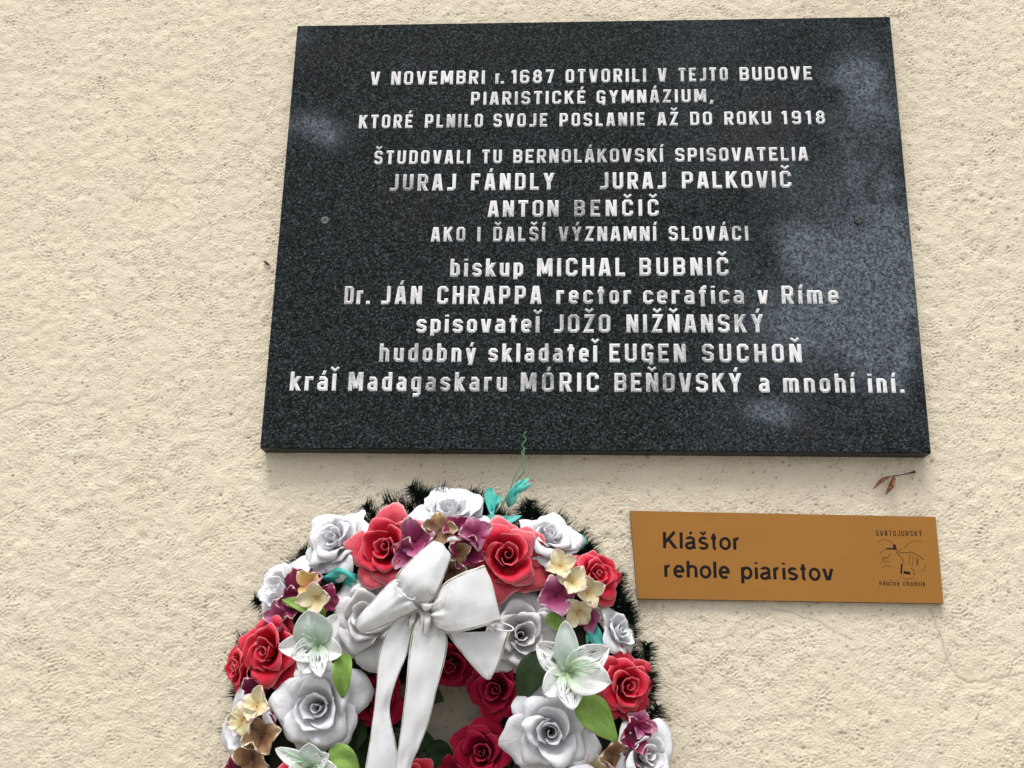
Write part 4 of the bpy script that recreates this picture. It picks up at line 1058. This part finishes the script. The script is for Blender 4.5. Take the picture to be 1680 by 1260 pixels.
# ------------------------------------------------------------------ white bow
BW = [
    ('bow_loop', [(690, 1003, .150, 700, 1008, .150, .0), (668, 958, .150, 712, 985, .152, -.004), (688, 915, .150, 728, 940, .152, -.006), (711, 889, .158, 739, 911, .160, .002), (704, 893, .178, 737, 922, .176, .007), (678, 915, .190, 728, 948, .188, .009), (655, 938, .194, 716, 976, .192, .010), (650, 952, .186, 700, 994, .184, .008), (672, 975, .172, 697, 998, .172, .006)], 'upper loop of the bow'),
    ('bow_loop', [(692, 998, .150, 698, 1004, .150, 0), (655, 985, .150, 676, 1008, .150, -.004), (612, 1015, .152, 628, 1036, .150, -.004), (584, 1024, .160, 599, 1039, .158, .002), (588, 1012, .176, 612, 1034, .172, .007), (612, 985, .184, 640, 1022, .180, .010), (638, 957, .186, 668, 1010, .184, .010), (649, 950, .184, 687, 1001, .184, .007)], 'lower left loop of the bow'),
    ('bow_loop', [(702, 1000, .150, 704, 1006, .150, 0), (712, 985, .184, 712, 1024, .182, .004), (728, 958, .190, 736, 1039, .184, .006), (756, 941, .196, 770, 1034, .190, .005), (781, 932, .194, 803, 1025, .188, .004), (795, 927, .176, 822, 1019, .176, .002), (790, 938, .156, 812, 1022, .158, -.004), (750, 960, .150, 765, 1030, .150, -.004), (705, 995, .148, 706, 1010, .148, 0)], 'broad right loop of the bow'),
    ('bow_loop', [(733, 1039, .170, 838, 1034, .168, .000), (738, 1046, .168, 834, 1046, .168, .002), (758, 1072, .166, 824, 1074, .166, .002), (778, 1096, .164, 814, 1098, .164, .002), (795, 1113, .160, 804, 1115, .160, .001)], 'lower right end of the bow'),
    ('ribbon_tail', [(690, 1000, .160, 698, 1004, .160, 0), (662, 1010, .166, 684, 1018, .168, .003), (638, 1032, .168, 676, 1040, .170, .002), (622, 1074, .168, 666, 1078, .172, .002), (618, 1127, .166, 648, 1124, .172, .004), (612, 1175, .164, 639, 1164, .168, .002), (607, 1215, .162, 648, 1212, .164, .004), (599, 1262, .160, 656, 1262, .160, .002), (588, 1330, .155, 655, 1335, .155, .002), (580, 1400, .14, 640, 1410, .14, .004)], 'left hanging ribbon tail'),
    ('ribbon_tail', [(698, 1000, .162, 706, 1003, .162, 0), (688, 1012, .176, 716, 1014, .172, .003), (678, 1032, .180, 733, 1042, .172, .002), (671, 1070, .180, 731, 1078, .172, .002), (666, 1127, .178, 717, 1130, .170, .002), (659, 1186, .174, 703, 1187, .168, .002), (653, 1230, .170, 688, 1225, .165, .003), (647, 1275, .166, 674, 1270, .160, .002), (640, 1350, .155, 690, 1345, .15, .004), (642, 1420, .14, 700, 1420, .14, .004)], 'right hanging ribbon tail'),
]
for k, (nm, se, lb) in enumerate(BW): strip(nm, se, m_rib, 9, 31, 0, .0007, .0011, 20 + k, None, lb, None, [(.002, .002), (.002, .0022), (.0034, .002), (.0004, .0006), (.0026, 0), (.0026, 0)][k])
# rolled mouths of two loops
def mouth(cx, cy, dep, ax, ay, rot, name='bow_fold', h=.006):
    pts = []
    for k in range(25):
        a = 2 * math.pi * k / 24; x = ax * math.cos(a); y = ay * math.sin(a); rr = R_(rot)
        pts.append(np.array(at(cx + x * math.cos(rr) - y * math.sin(rr), cy + x * math.sin(rr) + y * math.cos(rr), dep + h * math.sin(a))) - np.array(WC))
    v, f, uv = tube(pts, .0011, 6, False)
    link(name, mesh(name, [tuple(q) for q in v], f, m_rib, True, uv), wreath)
mouth(664, 968, .197, 22, 8, 42)
mouth(822, 1028, .172, 21, 6, 12)
# gathered knot
KN = [([(686, 996, .172), (694, 1012, .184), (692, 1034, .184)], 5), ([(700, 992, .174), (701, 1015, .190), (697, 1044, .186)], 6), ([(708, 990, .172), (711, 1010, .186), (716, 1030, .180)], 6), ([(680, 1002, .170), (676, 1018, .180), (672, 1034, .176)], 5), ([(690, 990, .188), (700, 994, .196), (712, 990, .188)], 7)]
for k, (pts, wpx) in enumerate(KN):
    blade(pts, wpx * mpp(700, 1010, .18), 'knot_fold', m_rib, wreath, WC, -.8, 9, 7, .001)
